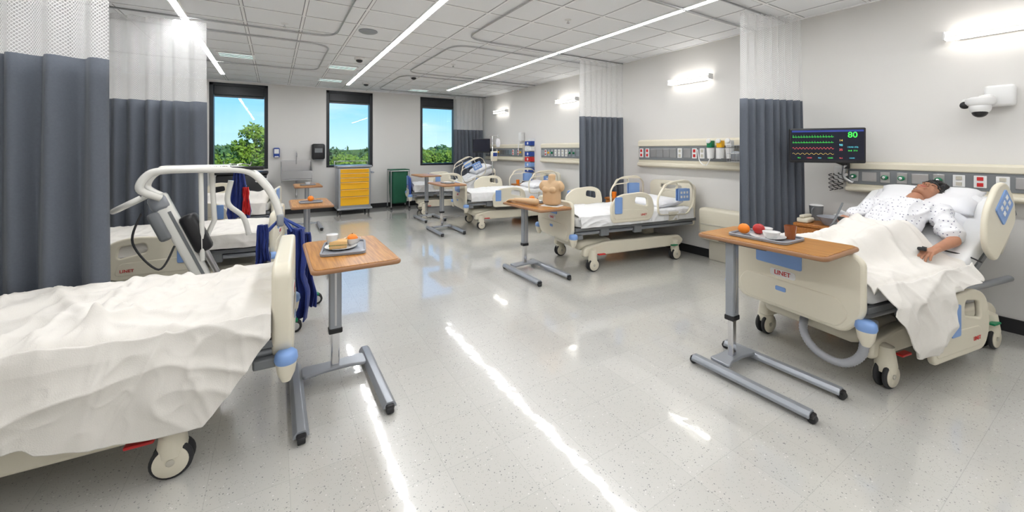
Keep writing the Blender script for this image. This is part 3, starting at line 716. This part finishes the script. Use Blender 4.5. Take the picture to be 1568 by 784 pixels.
# ---------------------------------------------------------------- headwall units
def headwall(y0,y1,z0,z1,seed=0):
    g=grp('headwall_unit',(XR,(y0+y1)/2,(z0+z1)/2)); L=y1-y0;Hh=z1-z0
    box(g,'body',(-.035,0,0),(.07,L,Hh),CREAM,.018)
    box(g,'top_rail',(-.075,0,Hh*.36),(.03,L-.01,Hh*.2),CREAM,.01)
    box(g,'service_strip',(-.072,0,Hh*.02),(.012,L-.04,Hh*.50),GREY,.003)
    box(g,'lower_rail',(-.08,0,-Hh*.40),(.05,L,Hh*.14),CREAM,.015)
    rr=random.Random(seed); n=int(L/.115)
    for i in range(n):
        y=-L/2+.09+i*(L-.16)/max(1,n-1); k=rr.choice(['o','o','r','g','y','w','w'])
        w=.07
        if k=='w': box(g,'blank_plate',(-.08,y,Hh*.02),(.008,.11,Hh*.3),STEEL,.003); continue
        box(g,'plate',(-.08,y,Hh*.02),(.008,w,Hh*.33),WHITE if k in 'or' else STEEL,.003)
        if k in 'or':
            for s in (-1,1): box(g,'socket',(-.086,y,Hh*.02+s*Hh*.08),(.006,.035,Hh*.1),RED if k=='r' else CREAM2,.003)
        else:
            cyl(g,'gas_port',(-.085,y,Hh*.02),(-.12,y,Hh*.02),.022,GREEN if k=='g' else YEL,n=18); cyl(g,'gas_nut',(-.12,y,Hh*.02),(-.135,y,Hh*.02),.014,CHROME,n=12)
    return g
headwall(-.05,1.62,1.03,1.33,1); headwall(2.62,4.25,1.18,1.60,2); headwall(5.25,6.9,1.17,1.58,4); headwall(7.6,9.5,1.17,1.58,5)
for y in (.12,2.86,5.6):
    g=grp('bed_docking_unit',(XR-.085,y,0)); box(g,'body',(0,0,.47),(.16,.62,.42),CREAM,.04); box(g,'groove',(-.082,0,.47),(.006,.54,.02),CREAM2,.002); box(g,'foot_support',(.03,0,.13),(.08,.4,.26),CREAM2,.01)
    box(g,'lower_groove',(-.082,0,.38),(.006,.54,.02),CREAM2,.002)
g=grp('suction_regulator_set',(XR-.18,2.85,1.5))
for i,(y,c) in enumerate(((0,YEL),(.13,GREEN),(-.12,WHITE))):
    box(g,'gauge_body',(0,y,.02),(.08,.07,.09),c,.012); cyl(g,'gauge',(-.04,y,.06),(-.06,y,.06),.03,WHITE); lathe(g,'canister',[(0,-.16),(.04,-.16),(.05,-.03),(.0,-.03)],WHITE,(-.0,y,0))
tube(g,'tube',[(-.02,.1,-.1),(-.06,.15,-.25),(-.05,.25,-.2),(-.02,.3,-.05)],.006,WHITE,6)
g=grp('wire_basket',(XR-.20,2.62,1.3))
for z in (0,.1,.2): tube(g,'ring',[(x,y,z) for x,y in rect(.16+.02*z,.2,.03)],.004,STEEL,cyc=True)
for i in range(7): tube(g,'wire',[(-.085,-.09+i*.03,.2),(-.08,-.09+i*.03,0),(.08,-.09+i*.03,0)],.002,STEEL)
box(g,'glove_pack',(0,0,.07),(.1,.14,.12),MGREY,.02)

# monitor
def screen_mat():
    m=D.materials.new('vitals_screen'); m.use_nodes=True; b=m.node_tree.nodes['Principled BSDF']; b.inputs['Base Color'].default_value=(.004,.006,.02,1); b.inputs['Roughness'].default_value=.15
    return m
def em(name,c,s): return mat(name,c,.5,es=s,ecol=c)
EG=em('trace_green',(.05,.75,.08),.7); ER=em('trace_red',(.8,.1,.1),.7); EC=em('trace_cyan',(.1,.55,.65),.7); EY=em('trace_yellow',(.75,.55,.1),.7); SCR=screen_mat(); SB=em('header_blue',(.02,.04,.22),.5)
def monitor(loc,rz,w=.60,h=.34,arm=None,full=True):
    g=grp('patient_monitor',loc,rz)
    box(g,'housing',(0,.02,0),(w,.04,h),BLACK,.012); box(g,'housing_back',(0,.05,0),(w*.5,.04,h*.5),BLACK,.015)
    box(g,'screen',(0,-.001,.006),(w-.03,.004,h-.045),SCR,.001)
    if full:
        W=w-.05; x0=-W/2
        box(g,'header_bar',(0,-.004,h/2-.03),(W+.01,.001,.018),SB,0)
        for k,(m,fr,am) in enumerate(((EG,15,.012),(EG,15,.009),(ER,12,.011),(EY,9,.008))):
            z=h*.24-k*h*.16; pts=[]
            for i in range(200):
                t=i/199; s=(t*fr)%1
                q=(am*2*math.exp(-((s-.3)/.05)**2)-am*.6*math.exp(-((s-.42)/.05)**2)+am*.5*math.exp(-((s-.7)/.1)**2)) if k<2 else am*math.sin(2*pi*t*fr)*.8
                pts.append((x0+t*W*.60,-.004,z+q))
            tube(g,'trace',pts,.0010,m)
        text(g,'heart_rate','80',.075,EG,(W*.36,-.004,h*.29),(90,0,0),.0003,.001)
        for k,(s,m) in enumerate((('14',EY),('98',EC),('35',ER))): text(g,'reading',s,.028,m,(W*.20,-.004,h*.14-k*.045),(90,0,0),.0002,0)
        for k in range(6): text(g,'reading_small','120/80' if k%2 else '98.6',.015,(EG,ER,EC)[k%3],(-W*.40+k*W*.15,-.004,-h*.36),(90,0,0),.0001,0)
        text(g,'reading_bp','120/80 (93)',.018,EC,(W*.36,-.004,-h*.05),(90,0,0),.0001,0); text(g,'reading_t','36.8  37.0',.018,EG,(W*.36,-.004,-h*.15),(90,0,0),.0001,0)
    return g
monitor((4.60,1.66,1.49),-57)
g=grp('monitor_arm',(0,0,0)); tube(g,'upper_arm',[(4.66,1.70,1.46),(4.70,1.75,1.40),(4.86,1.60,1.30)],.018,BLACK,8); tube(g,'lower_arm',[(4.86,1.60,1.30),(4.90,1.62,1.18),(4.92,1.56,1.12)],.02,STEEL,8); box(g,'wall_mount',(4.965,1.68,1.2),(.06,.08,.16),WHITE,.01); cyl(g,'pivot',(4.88,1.6,1.26),(4.88,1.6,1.34),.03,BLACK); tube(g,'joint',[(4.88,1.6,1.2),(4.96,1.66,1.2)],.016,STEEL)
for k in range(3): tube(g,'coiled_cable',[(4.93+.02*math.cos(t*.9),1.66+.02*math.sin(t*.9)+k*.04,1.22-t*.006-k*.01) for t in range(30)],.004,RUBBER)
def nightstand(x,y,z=.70,w=.5,d=.5):
    g=grp('bedside_cabinet',(x,y,0))
    box(g,'carcass',(0,0,.06+(z-.09)/2),(d-.04,w-.03,z-.09),CHERRY,.004); box(g,'top',(0,0,z-.015),(d,w,.03),CHERRY,.006); box(g,'plinth',(0,0,.045),(d-.08,w-.08,.05),BLACK,.004)
    for k in range(3): box(g,'drawer_front',(-d/2+.012,0,z-.13-k*.19),(.02,w-.05,.17),CHERRY,.004); tube(g,'handle',[(-d/2-.002,-.06,z-.12-k*.19),(-d/2-.025,-.05,z-.12-k*.19),(-d/2-.025,.05,z-.12-k*.19),(-d/2-.002,.06,z-.12-k*.19)],.005,STEEL)
    for sx in (-1,1):
        for sy in (-1,1): cyl(g,'foot',(sx*(d/2-.07),sy*(w/2-.07),0),(sx*(d/2-.07),sy*(w/2-.07),.03),.02,BLACK)
    return g
nightstand(4.70,1.68,.72,.42,.48); nightstand(4.70,4.31,.70,.42,.48); nightstand(4.70,7.16,.70,.42,.48)
g=grp('wash_basin',(4.60,1.60,.721)); lathe(g,'shell',[(0,0),(.08,0),(.125,.07),(.135,.08),(.128,.08),(.078,.008),(0,.008)],CHINA)
g=grp('water_pitcher',(4.80,1.82,.721)); lathe(g,'jug',[(0,0),(.05,0),(.06,.14),(.062,.15),(.056,.15),(.046,.008),(0,.008)],GREY); tube(g,'handle',[(-.058,0,.13),(-.1,0,.11),(-.095,0,.05),(-.054,0,.03)],.007,GREY,6); lathe(g,'lid',[(0,.165),(.05,.16),(.063,.15)],WHITE)
g=grp('telephone',(4.56,1.82,.721)); box(g,'base',(0,0,.025),(.16,.1,.05),CREAM,.015); box(g,'handset',(0,.0,.065),(.18,.045,.03),CREAM,.012)
g=grp('tissue_box',(4.86,1.62,.721)); box(g,'carton',(0,0,.04),(.1,.12,.08),WHITE,.006); pillow(g,'tissue',(0,0,.09),(.05,.06,.05),(20,0,0))
for (x,y) in ((4.65,4.26),(4.66,7.1)):
    g=grp('telephone',(x,y,.701)); box(g,'base',(0,0,.02),(.14,.12,.04),BLACK,.012); box(g,'handset',(0,0,.05),(.16,.04,.025),BLACK,.01)
    g=grp('drinking_cup',(x-.12,y+.12,.701)); lathe(g,'cup',[(0,0),(.03,0),(.038,.09),(.034,.09),(.028,.006),(0,.006)],ORANGE)

# security camera on right wall
g=grp('wall_camera',(XR,.70,1.83))
box(g,'mount_box',(-.04,-.06,.05),(.08,.16,.17),WHITE,.02); box(g,'arm',(-.10,0,.03),(.12,.08,.06),WHITE,.02)
lathe(g,'shroud',[(0,.07),(.05,.07),(.08,.055),(.085,.02),(.07,.0),(0,.0)],WHITE,(-.19,.02,-.03)); ell(g,'dome_body',(-.20,.02,-.045),(.062,.062,.06),WHITE); ell(g,'dome_lens',(-.205,.02,-.08),(.045,.045,.045),BLACK)
box(g,'arm_lower',(-.12,.09,.0),(.12,.07,.07),WHITE,.02); ell(g,'side_lens',(-.2,.1,-.02),(.03,.03,.03),BLACK)

# ---------------------------------------------------------------- patient lift
g=grp('patient_lift',(0,0,0)); LIFT=g
tube(g,'base_leg',[(-.72,3.66,.11),(-.3,3.60,.11),(.10,3.56,.11)],.028,LIFTW); tube(g,'base_leg',[(-.72,3.90,.11),(-.2,3.98,.11),(.30,4.10,.11)],.028,LIFTW)
box(g,'base_block',(-.66,3.78,.15),(.26,.34,.12),LIFTW,.03)
for (x,y) in ((.12,3.56),(.32,4.10),(-.74,3.62),(-.74,3.94)):
    for s in (-1,1): cyl(g,'caster_wheel',(x+.02,y+s*.008,.048),(x+.02,y+s*.024,.048),.048,RUBBER,n=24); cyl(g,'caster_disc',(x+.02,y+s*.024,.048),(x+.02,y+s*.027,.048),.03,STEEL,n=20)
    cyl(g,'caster_stem',(x,y,.07),(x,y,.14),.016,STEEL); box(g,'caster_fork',(x+.01,y,.09),(.06,.06,.02),GREEN,.008)
box(g,'knee_pad',(-.05,3.75,.5),(.05,.4,.16),BLACK,.03)
e=grp('mast',(-.53,3.76,.64),0,g); e.rotation_euler=(0,-math.radians(22),0)
box(e,'mast_beam',(0,0,0),(.10,.085,1.04),LIFTW,.02); box(e,'mast_groove',(.02,-.044,-.02),(.02,.006,.8),GREY,.002); box(e,'actuator_pack',(.095,-.01,.16),(.11,.13,.30),BLACK,.03); box(e,'control_box',(-.07,-.01,.30),(.07,.12,.22),GREY,.02)
tube(e,'actuator',[(.09,0,-.35),(.09,0,.05)],.022,STEEL); box(e,'grey_knuckle',(-.01,0,.46),(.12,.1,.12),MGREY,.03)
for dy in (-.09,.09):
    tube(g,'boom_side',[(-.70,3.76+dy*.5,1.10),(-.80,3.76+dy,1.17),(-.76,3.76+dy,1.27),(-.66,3.76+dy,1.30),(-.40,3.76+dy,1.30),(-.18,3.76+dy,1.28),(-.06,3.76+dy,1.16),(.01,3.76+dy,1.02),(.04,3.76+dy,.90)],.026,LIFTW,8)
box(g,'boom_top',(-.50,3.76,1.305),(.42,.19,.055),LIFTW,.02); text(g,'boom_label','LUMEX',.05,BLACK,(-.36,3.661,1.305),(90,0,0))
box(g,'boom_tip_grip',(-.18,3.66,1.305),(.22,.02,.03),BLACK,.008)
tube(g,'push_handle',[(-.78,3.60,1.12),(-.90,3.60,1.05),(-.95,3.76,1.02),(-.90,3.92,1.05),(-.78,3.92,1.12)],.018,LIFTW,8)
tube(g,'tie_rod',[(-.47,3.70,1.28),(-.46,3.70,.62)],.016,LIFTW); tube(g,'tie_rod',[(-.42,3.82,1.28),(-.40,3.82,.9),(-.52,3.8,.6)],.018,LIFTW)
tube(g,'cable',[(-.8,3.7,1.0),(-.84,3.68,.8),(-.7,3.66,.6),(-.62,3.70,.75)],.007,RUBBER,8)
tube(g,'inner_arc',[(-.30,3.88,1.20),(-.32,3.88,1.02),(-.22,3.88,.9),(-.18,3.88,.75)],.02,LIFTW,8)
for s,y in ((0,3.67),(1,3.85)): box(g,'hook_pad',(.04,y,.88),(.05,.07,.10),MGREY,.015)
def cloth(p,name,m,c,w,z0,z1,ang,seed,am=.035,taper=.6):
    v=[];f=[];nx=50;nz=40;a=math.radians(ang);t=Vector((math.cos(a),math.sin(a)));n=Vector((-t.y,t.x))
    for j in range(nz+1):
        q=j/nz; z=z0+(z1-z0)*q; ww=w*(1-(1-taper)*q)*(1-.25*max(0,.15-q)/.15)
        for i in range(nx+1):
            s=i/nx-.5; off=am*math.sin(s*22+seed+2*noise.noise(Vector((s*3,q*2,seed))))*(1-.3*q)+.03*noise.noise(Vector((s*4,q*5,seed)))
            P=Vector(c)+t*s*ww+n*off; v.append((P.x,P.y,z-.05*abs(s)*(1-q)))
    W=nx+1
    for j in range(nz):
        for i in range(nx): f.append((j*W+i,j*W+i+1,(j+1)*W+i+1,(j+1)*W+i))
    o=meshobj(p,name,v,f,m,True); sd=o.modifiers.new('s','SOLIDIFY'); sd.thickness=.012; return o
sl=grp('sling',(0,0,0),0,LIFT); cloth(sl,'sling_body',NAVY,(.15,3.66),.26,.08,.80,-40,1,.04,.45); cloth(sl,'sling_side',NAVY,(.22,3.74),.2,.12,.74,20,4,.04,.4)
cloth(sl,'sling_strap_pad',NAVY,(-.08,3.62),.12,.30,.86,-20,7,.025,.5)
for x,y in ((.12,3.66),(.2,3.72),(-.08,3.63)): tube(sl,'loop_strap',[(x,y,.78),(.05,3.68,.9),(x+.02,y+.02,.78)],.008,BLUE,6)

# ---------------------------------------------------------------- far wall stuff
g=grp('supply_cart',(1.54,9.55,0))
box(g,'cabinet',(0,0,.58),(.68,.5,.92),MGREY,.015); box(g,'top_tray',(0,0,1.07),(.74,.54,.05),MGREY,.015); box(g,'bumper',(0,0,.13),(.74,.56,.04),MGREY,.012)
zz=.20
for hgt in (.20,.16,.16,.10,.10,.10):
    box(g,'drawer_front',(0,-.255,zz+hgt/2),(.60,.02,hgt-.012),YEL,.005); box(g,'drawer_pull',(0,-.272,zz+hgt-.022),(.56,.02,.012),YEL,.004); zz+=hgt
tube(g,'back_rail',[(-.36,.25,1.1),(-.36,.25,1.18),(.36,.25,1.18),(.36,.25,1.1)],.01,STEEL); tube(g,'push_handle',[(.37,-.15,.9),(.43,-.15,.92),(.43,.15,.92),(.37,.15,.9)],.012,STEEL)
for sx in (-1,1):
    for sy in (-1,1): cyl(g,'caster_wheel',(sx*.3-.015,sy*.2,.05),(sx*.3+.015,sy*.2,.05),.05,RUBBER); cyl(g,'caster_stem',(sx*.3,sy*.2,.05),(sx*.3,sy*.2,.12),.015,STEEL)
g=grp('scrub_sink',(.42,YF-.002,0))
for sx in (-.29,.29): slab(g,'basin_side',[rnd([(-.36,.72),(-.04,.80),(-.01,1.0),(-.01,1.18),(-.03,1.18),(-.42,.98),(-.44,.86)],.02)],.012,STEEL,(sx,0,0),'YZ',.003)
box(g,'basin_front',(0,-.42,.90),(.58,.015,.17),STEEL,.004,(8,0,0)); box(g,'basin_floor',(0,-.22,.79),(.58,.42,.02),STEEL,.004); box(g,'backsplash',(0,-.015,1.03),(.60,.02,.36),STEEL,.004)
tube(g,'faucet',[(0,-.03,1.12),(0,-.03,1.34),(0,-.10,1.40),(0,-.18,1.36),(0,-.19,1.28)],.011,CHROME,8); cyl(g,'drain_pipe',(0,-.15,.45),(0,-.15,.79),.02,CHROME); tube(g,'trap',[(0,-.15,.45),(0,-.15,.38),(0,-.06,.38),(0,-.03,.45)],.02,CHROME,6)
g=grp('paper_towel_dispenser',(.86,YF-.11,1.40)); box(g,'housing',(0,0,0),(.27,.21,.36),BLACK,.04); box(g,'window',(0,-.107,.03),(.16,.004,.10),GREY,.002); box(g,'lip',(0,-.03,-.185),(.22,.12,.02),GREY,.005)
g=grp('soap_dispenser',(.04,YF-.058,1.38)); box(g,'housing',(0,0,0),(.12,.11,.22),BLUE,.025); box(g,'face',(0,-.057,.03),(.09,.006,.1),WHITE,.003); box(g,'push_bar',(0,-.04,-.09),(.08,.08,.03),WHITE,.01)
g=grp('black_storage_bin',(-.55,9.65,0)); box(g,'body',(0,0,.50),(.85,.45,.90),BLACK,.03); box(g,'lid',(0,-.01,.975),(.89,.49,.05),BLACK,.02); text(g,'label','SH',.2,WHITE,(.33,-.23,.85),(90,0,0))
for s in (-1,1): cyl(g,'wheel',(s*.35-.02,-.15,.05),(s*.35+.02,-.15,.05),.05,RUBBER); cyl(g,'wheel',(s*.35-.02,.15,.05),(s*.35+.02,.15,.05),.05,RUBBER)
g=grp('linen_hamper',(2.62,9.72,0))
for sx in (-1,1):
    for sy in (-1,1): tube(g,'post',[(sx*.22,sy*.18,.03),(sx*.22,sy*.18,.92)],.012,STEEL); ell(g,'caster',(sx*.22,sy*.18,.03),(.03,.02,.03),RUBBER)
tube(g,'rim',[(x,y,.93) for x,y in rect(.46,.38,.04)],.014,STEEL,cyc=True); box(g,'lid',(0,0,.955),(.46,.38,.025),DGREEN,.01)
v=[];f=[]
for j in range(21):
    z=.14+.78*j/20
    for x,y in [(c[0],c[1]) for c in rect(.42*(1-.12*(1-j/20)),.34*(1-.12*(1-j/20)),.08)]:
        k=1+.05*noise.noise(Vector((x*9,y*9,z*4))); v.append((x*k,y*k,z))
K=len(v)//21
for j in range(20):
    for i in range(K): f.append((j*K+i,j*K+(i+1)%K,(j+1)*K+(i+1)%K,(j+1)*K+i))
f.append(tuple(range(K))[::-1]); meshobj(g,'bag',v,f,DGREEN,True)
def ivpole(x,y,h=2.0,bag=None,m=CHROME):
    g=grp('iv_pole',(x,y,0))
    for i in range(5):
        a=2*pi*i/5; tube(g,'leg',[(0,0,.12),(.12*math.cos(a),.12*math.sin(a),.09),(.28*math.cos(a),.28*math.sin(a),.07)],.012,m); ell(g,'caster',(.28*math.cos(a),.28*math.sin(a),.032),(.032,.018,.032),RUBBER)
    cyl(g,'pole',(0,0,.1),(0,0,h),.011,m)
    for s in (-1,1): tube(g,'hook',[(0,0,h),(s*.08,0,h+.01),(s*.14,0,h-.01),(s*.15,0,h+.04)],.006,m,6)
    return g
g=ivpole(-.42,6.35,1.25); cloth(g,'sling_bag',NAVY,(0.02,-.04),.30,.55,1.15,0,3,.03,.35); cloth(g,'bag_trim',RED,(.10,-.09),.07,.60,.95,0,5,.01,.8)
g=ivpole(4.2,7.75,1.75); box(g,'infusion_pump',(0,-.07,1.3),(.14,.1,.22),CREAM,.02); box(g,'pump_face',(0,-.122,1.34),(.1,.006,.08),BLUE,.002)
pillow(g,'fluid_bag',(.14,0,1.6),(.10,.03,.2),(0,0,0))
monitor((4.55,9.0,1.55),-30,.45,.36,full=False); g=grp('monitor_arm',(0,0,0)); tube(g,'arm',[(4.57,9.05,1.5),(4.75,9.15,1.42),(4.92,9.15,1.42)],.018,BLACK)
g=grp('glove_box_rack',(XR-.062,7.35,1.35))
for k,c in enumerate((BLUE,WHITE,BLUE,RED,LBLUE,BLUE)): box(g,'glove_box',(0,0,.24-k*.12),(.11,.24,.1),c,.004); cyl(g,'opening',(-.055,0,.24-k*.12),(-.058,0,.24-k*.12),.03,WHITE)
box(g,'backplate',(.055,0,-.05),(.01,.26,.78),WHITE,.002)
g=grp('thermometer_unit',(XR-.055,7.7,1.75)); box(g,'body',(0,0,0),(.1,.12,.2),WHITE,.015); tube(g,'cord',[(-.05,0,-.1),(-.08,.02,-.3),(-.05,.04,-.1)],.006,WHITE,6)

# ---------------------------------------------------------------- outside
def leafmat(name,c1,c2):
    m=mat(name,c1,.6,var=.0); nt=m.node_tree;N=nt.nodes;L=nt.links
    nz=[n for n in N if n.type=='TEX_NOISE'][0]; nz.inputs['Scale'].default_value=1.6; mxn=[n for n in N if n.type=='MIX'][0]; mxn.inputs[6].default_value=c1+(1,); mxn.inputs[7].default_value=c2+(1,)
    return m
LEAF=leafmat('leaves',(.03,.10,.008),(.30,.40,.03)); LEAF2=leafmat('leaves_far',(.03,.09,.02),(.12,.20,.05))
def tree(name,bl,n,size,m,base=-6,trunk=None):
    g=grp(name,(0,0,0)); v=[];f=[]
    for c,r in bl:
        c=Vector(c)
        for i in range(int(n*r*r)):
            d=Vector((random.gauss(0,1),random.gauss(0,1),random.gauss(0,1))).normalized()
            k=r*(.55+.5*random.random())*(1+.25*noise.noise(d*2.5+c)); P=c+Vector((d.x*k,d.y*k,d.z*k*.8))
            a=Vector((random.gauss(0,1),random.gauss(0,1),random.gauss(0,1))).normalized(); b=a.orthogonal().normalized(); s=size*(.5+random.random())
            k0=len(v); v.extend([P-a*s,P+b*s*.5,P+a*s,P-b*s*.5]); f.append((k0,k0+1,k0+2,k0+3))
    meshobj(g,'leaves',v,f,m)
    for i,(c,r) in enumerate(trunk or []): tube(g,'trunk',[(c[0],c[1],base),(c[0]+.1,c[1],(c[2]+base)/2),c],r,TRUNK,5)
    return g
tree('tree',[((-.75,20,2.15),.5),((-1.2,20,1.55),.42),((-.3,20,1.65),.45),((-.7,20,1.1),.7),((-1.1,20,.4),.9),((0,20,.2),.9)],1400,.09,LEAF,trunk=[((-.7,20,1.9),.07)])
rr=random.Random(3); bl=[]
for i in range(28): bl.append(((-6+i*.95+rr.uniform(-.3,.3),25+rr.uniform(-1,1),rr.uniform(-.1,.55)),rr.uniform(.8,1.2)))
tree('shrub_row',bl,900,.11,LEAF)
bl=[((7.0,21,.85),.8),((8.2,21,.8),.8),((9.2,21,.6),.9),((3.0,21,.7),.7),((4.2,21,.4),.8)]
tree('tree',bl,1300,.10,LEAF,trunk=[((8.0,21.5,.5),.09)])
bl=[]
for i in range(60): bl.append(((-30+i*1.9+rr.uniform(-.6,.6),62+rr.uniform(-3,3),-.6+rr.uniform(-.5,.7)),rr.uniform(2.0,3.0)))
tree('distant_treeline',bl,90,.35,LEAF2)
wallbox('ground_outside',-150,200,12,300,-6.3,-6,leafmat('grass',(.04,.09,.02),(.12,.2,.04)))
v=[];f=[]
for i in range(81):
    x=-120+i*4; z=1.6+1.0*noise.noise(Vector((i*.3,0,0))); v+= [(x,140,-6),(x,140,z)]
for i in range(80): f.append((2*i,2*i+2,2*i+3,2*i+1))
meshobj(None,'distant_hills',v,f,LEAF2)
# ---------------------------------------------------------------- world & lights
w=D.worlds.new('sky'); C.scene.world=w; w.use_nodes=True; nt=w.node_tree;N=nt.nodes;L=nt.links; bg=N['Background']
tc=N.new('ShaderNodeTexCoord'); sx=N.new('ShaderNodeSeparateXYZ'); L.new(tc.outputs['Generated'],sx.inputs[0])
rp=N.new('ShaderNodeValToRGB'); e=rp.color_ramp.elements; e[0].position=0; e[0].color=(.62,.88,1,1); e[1].position=.35; e[1].color=(.08,.36,.85,1); e2=rp.color_ramp.elements.new(.12); e2.color=(.25,.66,.98,1)
L.new(sx.outputs[2],rp.inputs[0])
mp=N.new('ShaderNodeMapping'); mp.inputs['Scale'].default_value=(2,2,9); L.new(tc.outputs['Generated'],mp.inputs[0]); nz=N.new('ShaderNodeTexNoise'); nz.inputs['Scale'].default_value=2.2; nz.inputs['Detail'].default_value=6; L.new(mp.outputs[0],nz.inputs['Vector'])
cr=N.new('ShaderNodeMapRange'); cr.inputs[1].default_value=.56; cr.inputs[2].default_value=.8; cr.inputs[4].default_value=.6; L.new(nz.outputs['Fac'],cr.inputs[0])
mxw=N.new('ShaderNodeMix'); mxw.data_type='RGBA'; L.new(cr.outputs[0],mxw.inputs[0]); L.new(rp.outputs[0],mxw.inputs[6]); mxw.inputs[7].default_value=(.9,.95,1,1); L.new(mxw.outputs[2],bg.inputs[0]); bg.inputs[1].default_value=1.3
s=D.lights.new('sun','SUN'); s.energy=4.5; s.angle=.01; s.color=(1,.95,.85); so=D.objects.new('sun',s); COL.objects.link(so); so.rotation_euler=(math.radians(48),0,math.radians(20)); so.location=(0,0,20)
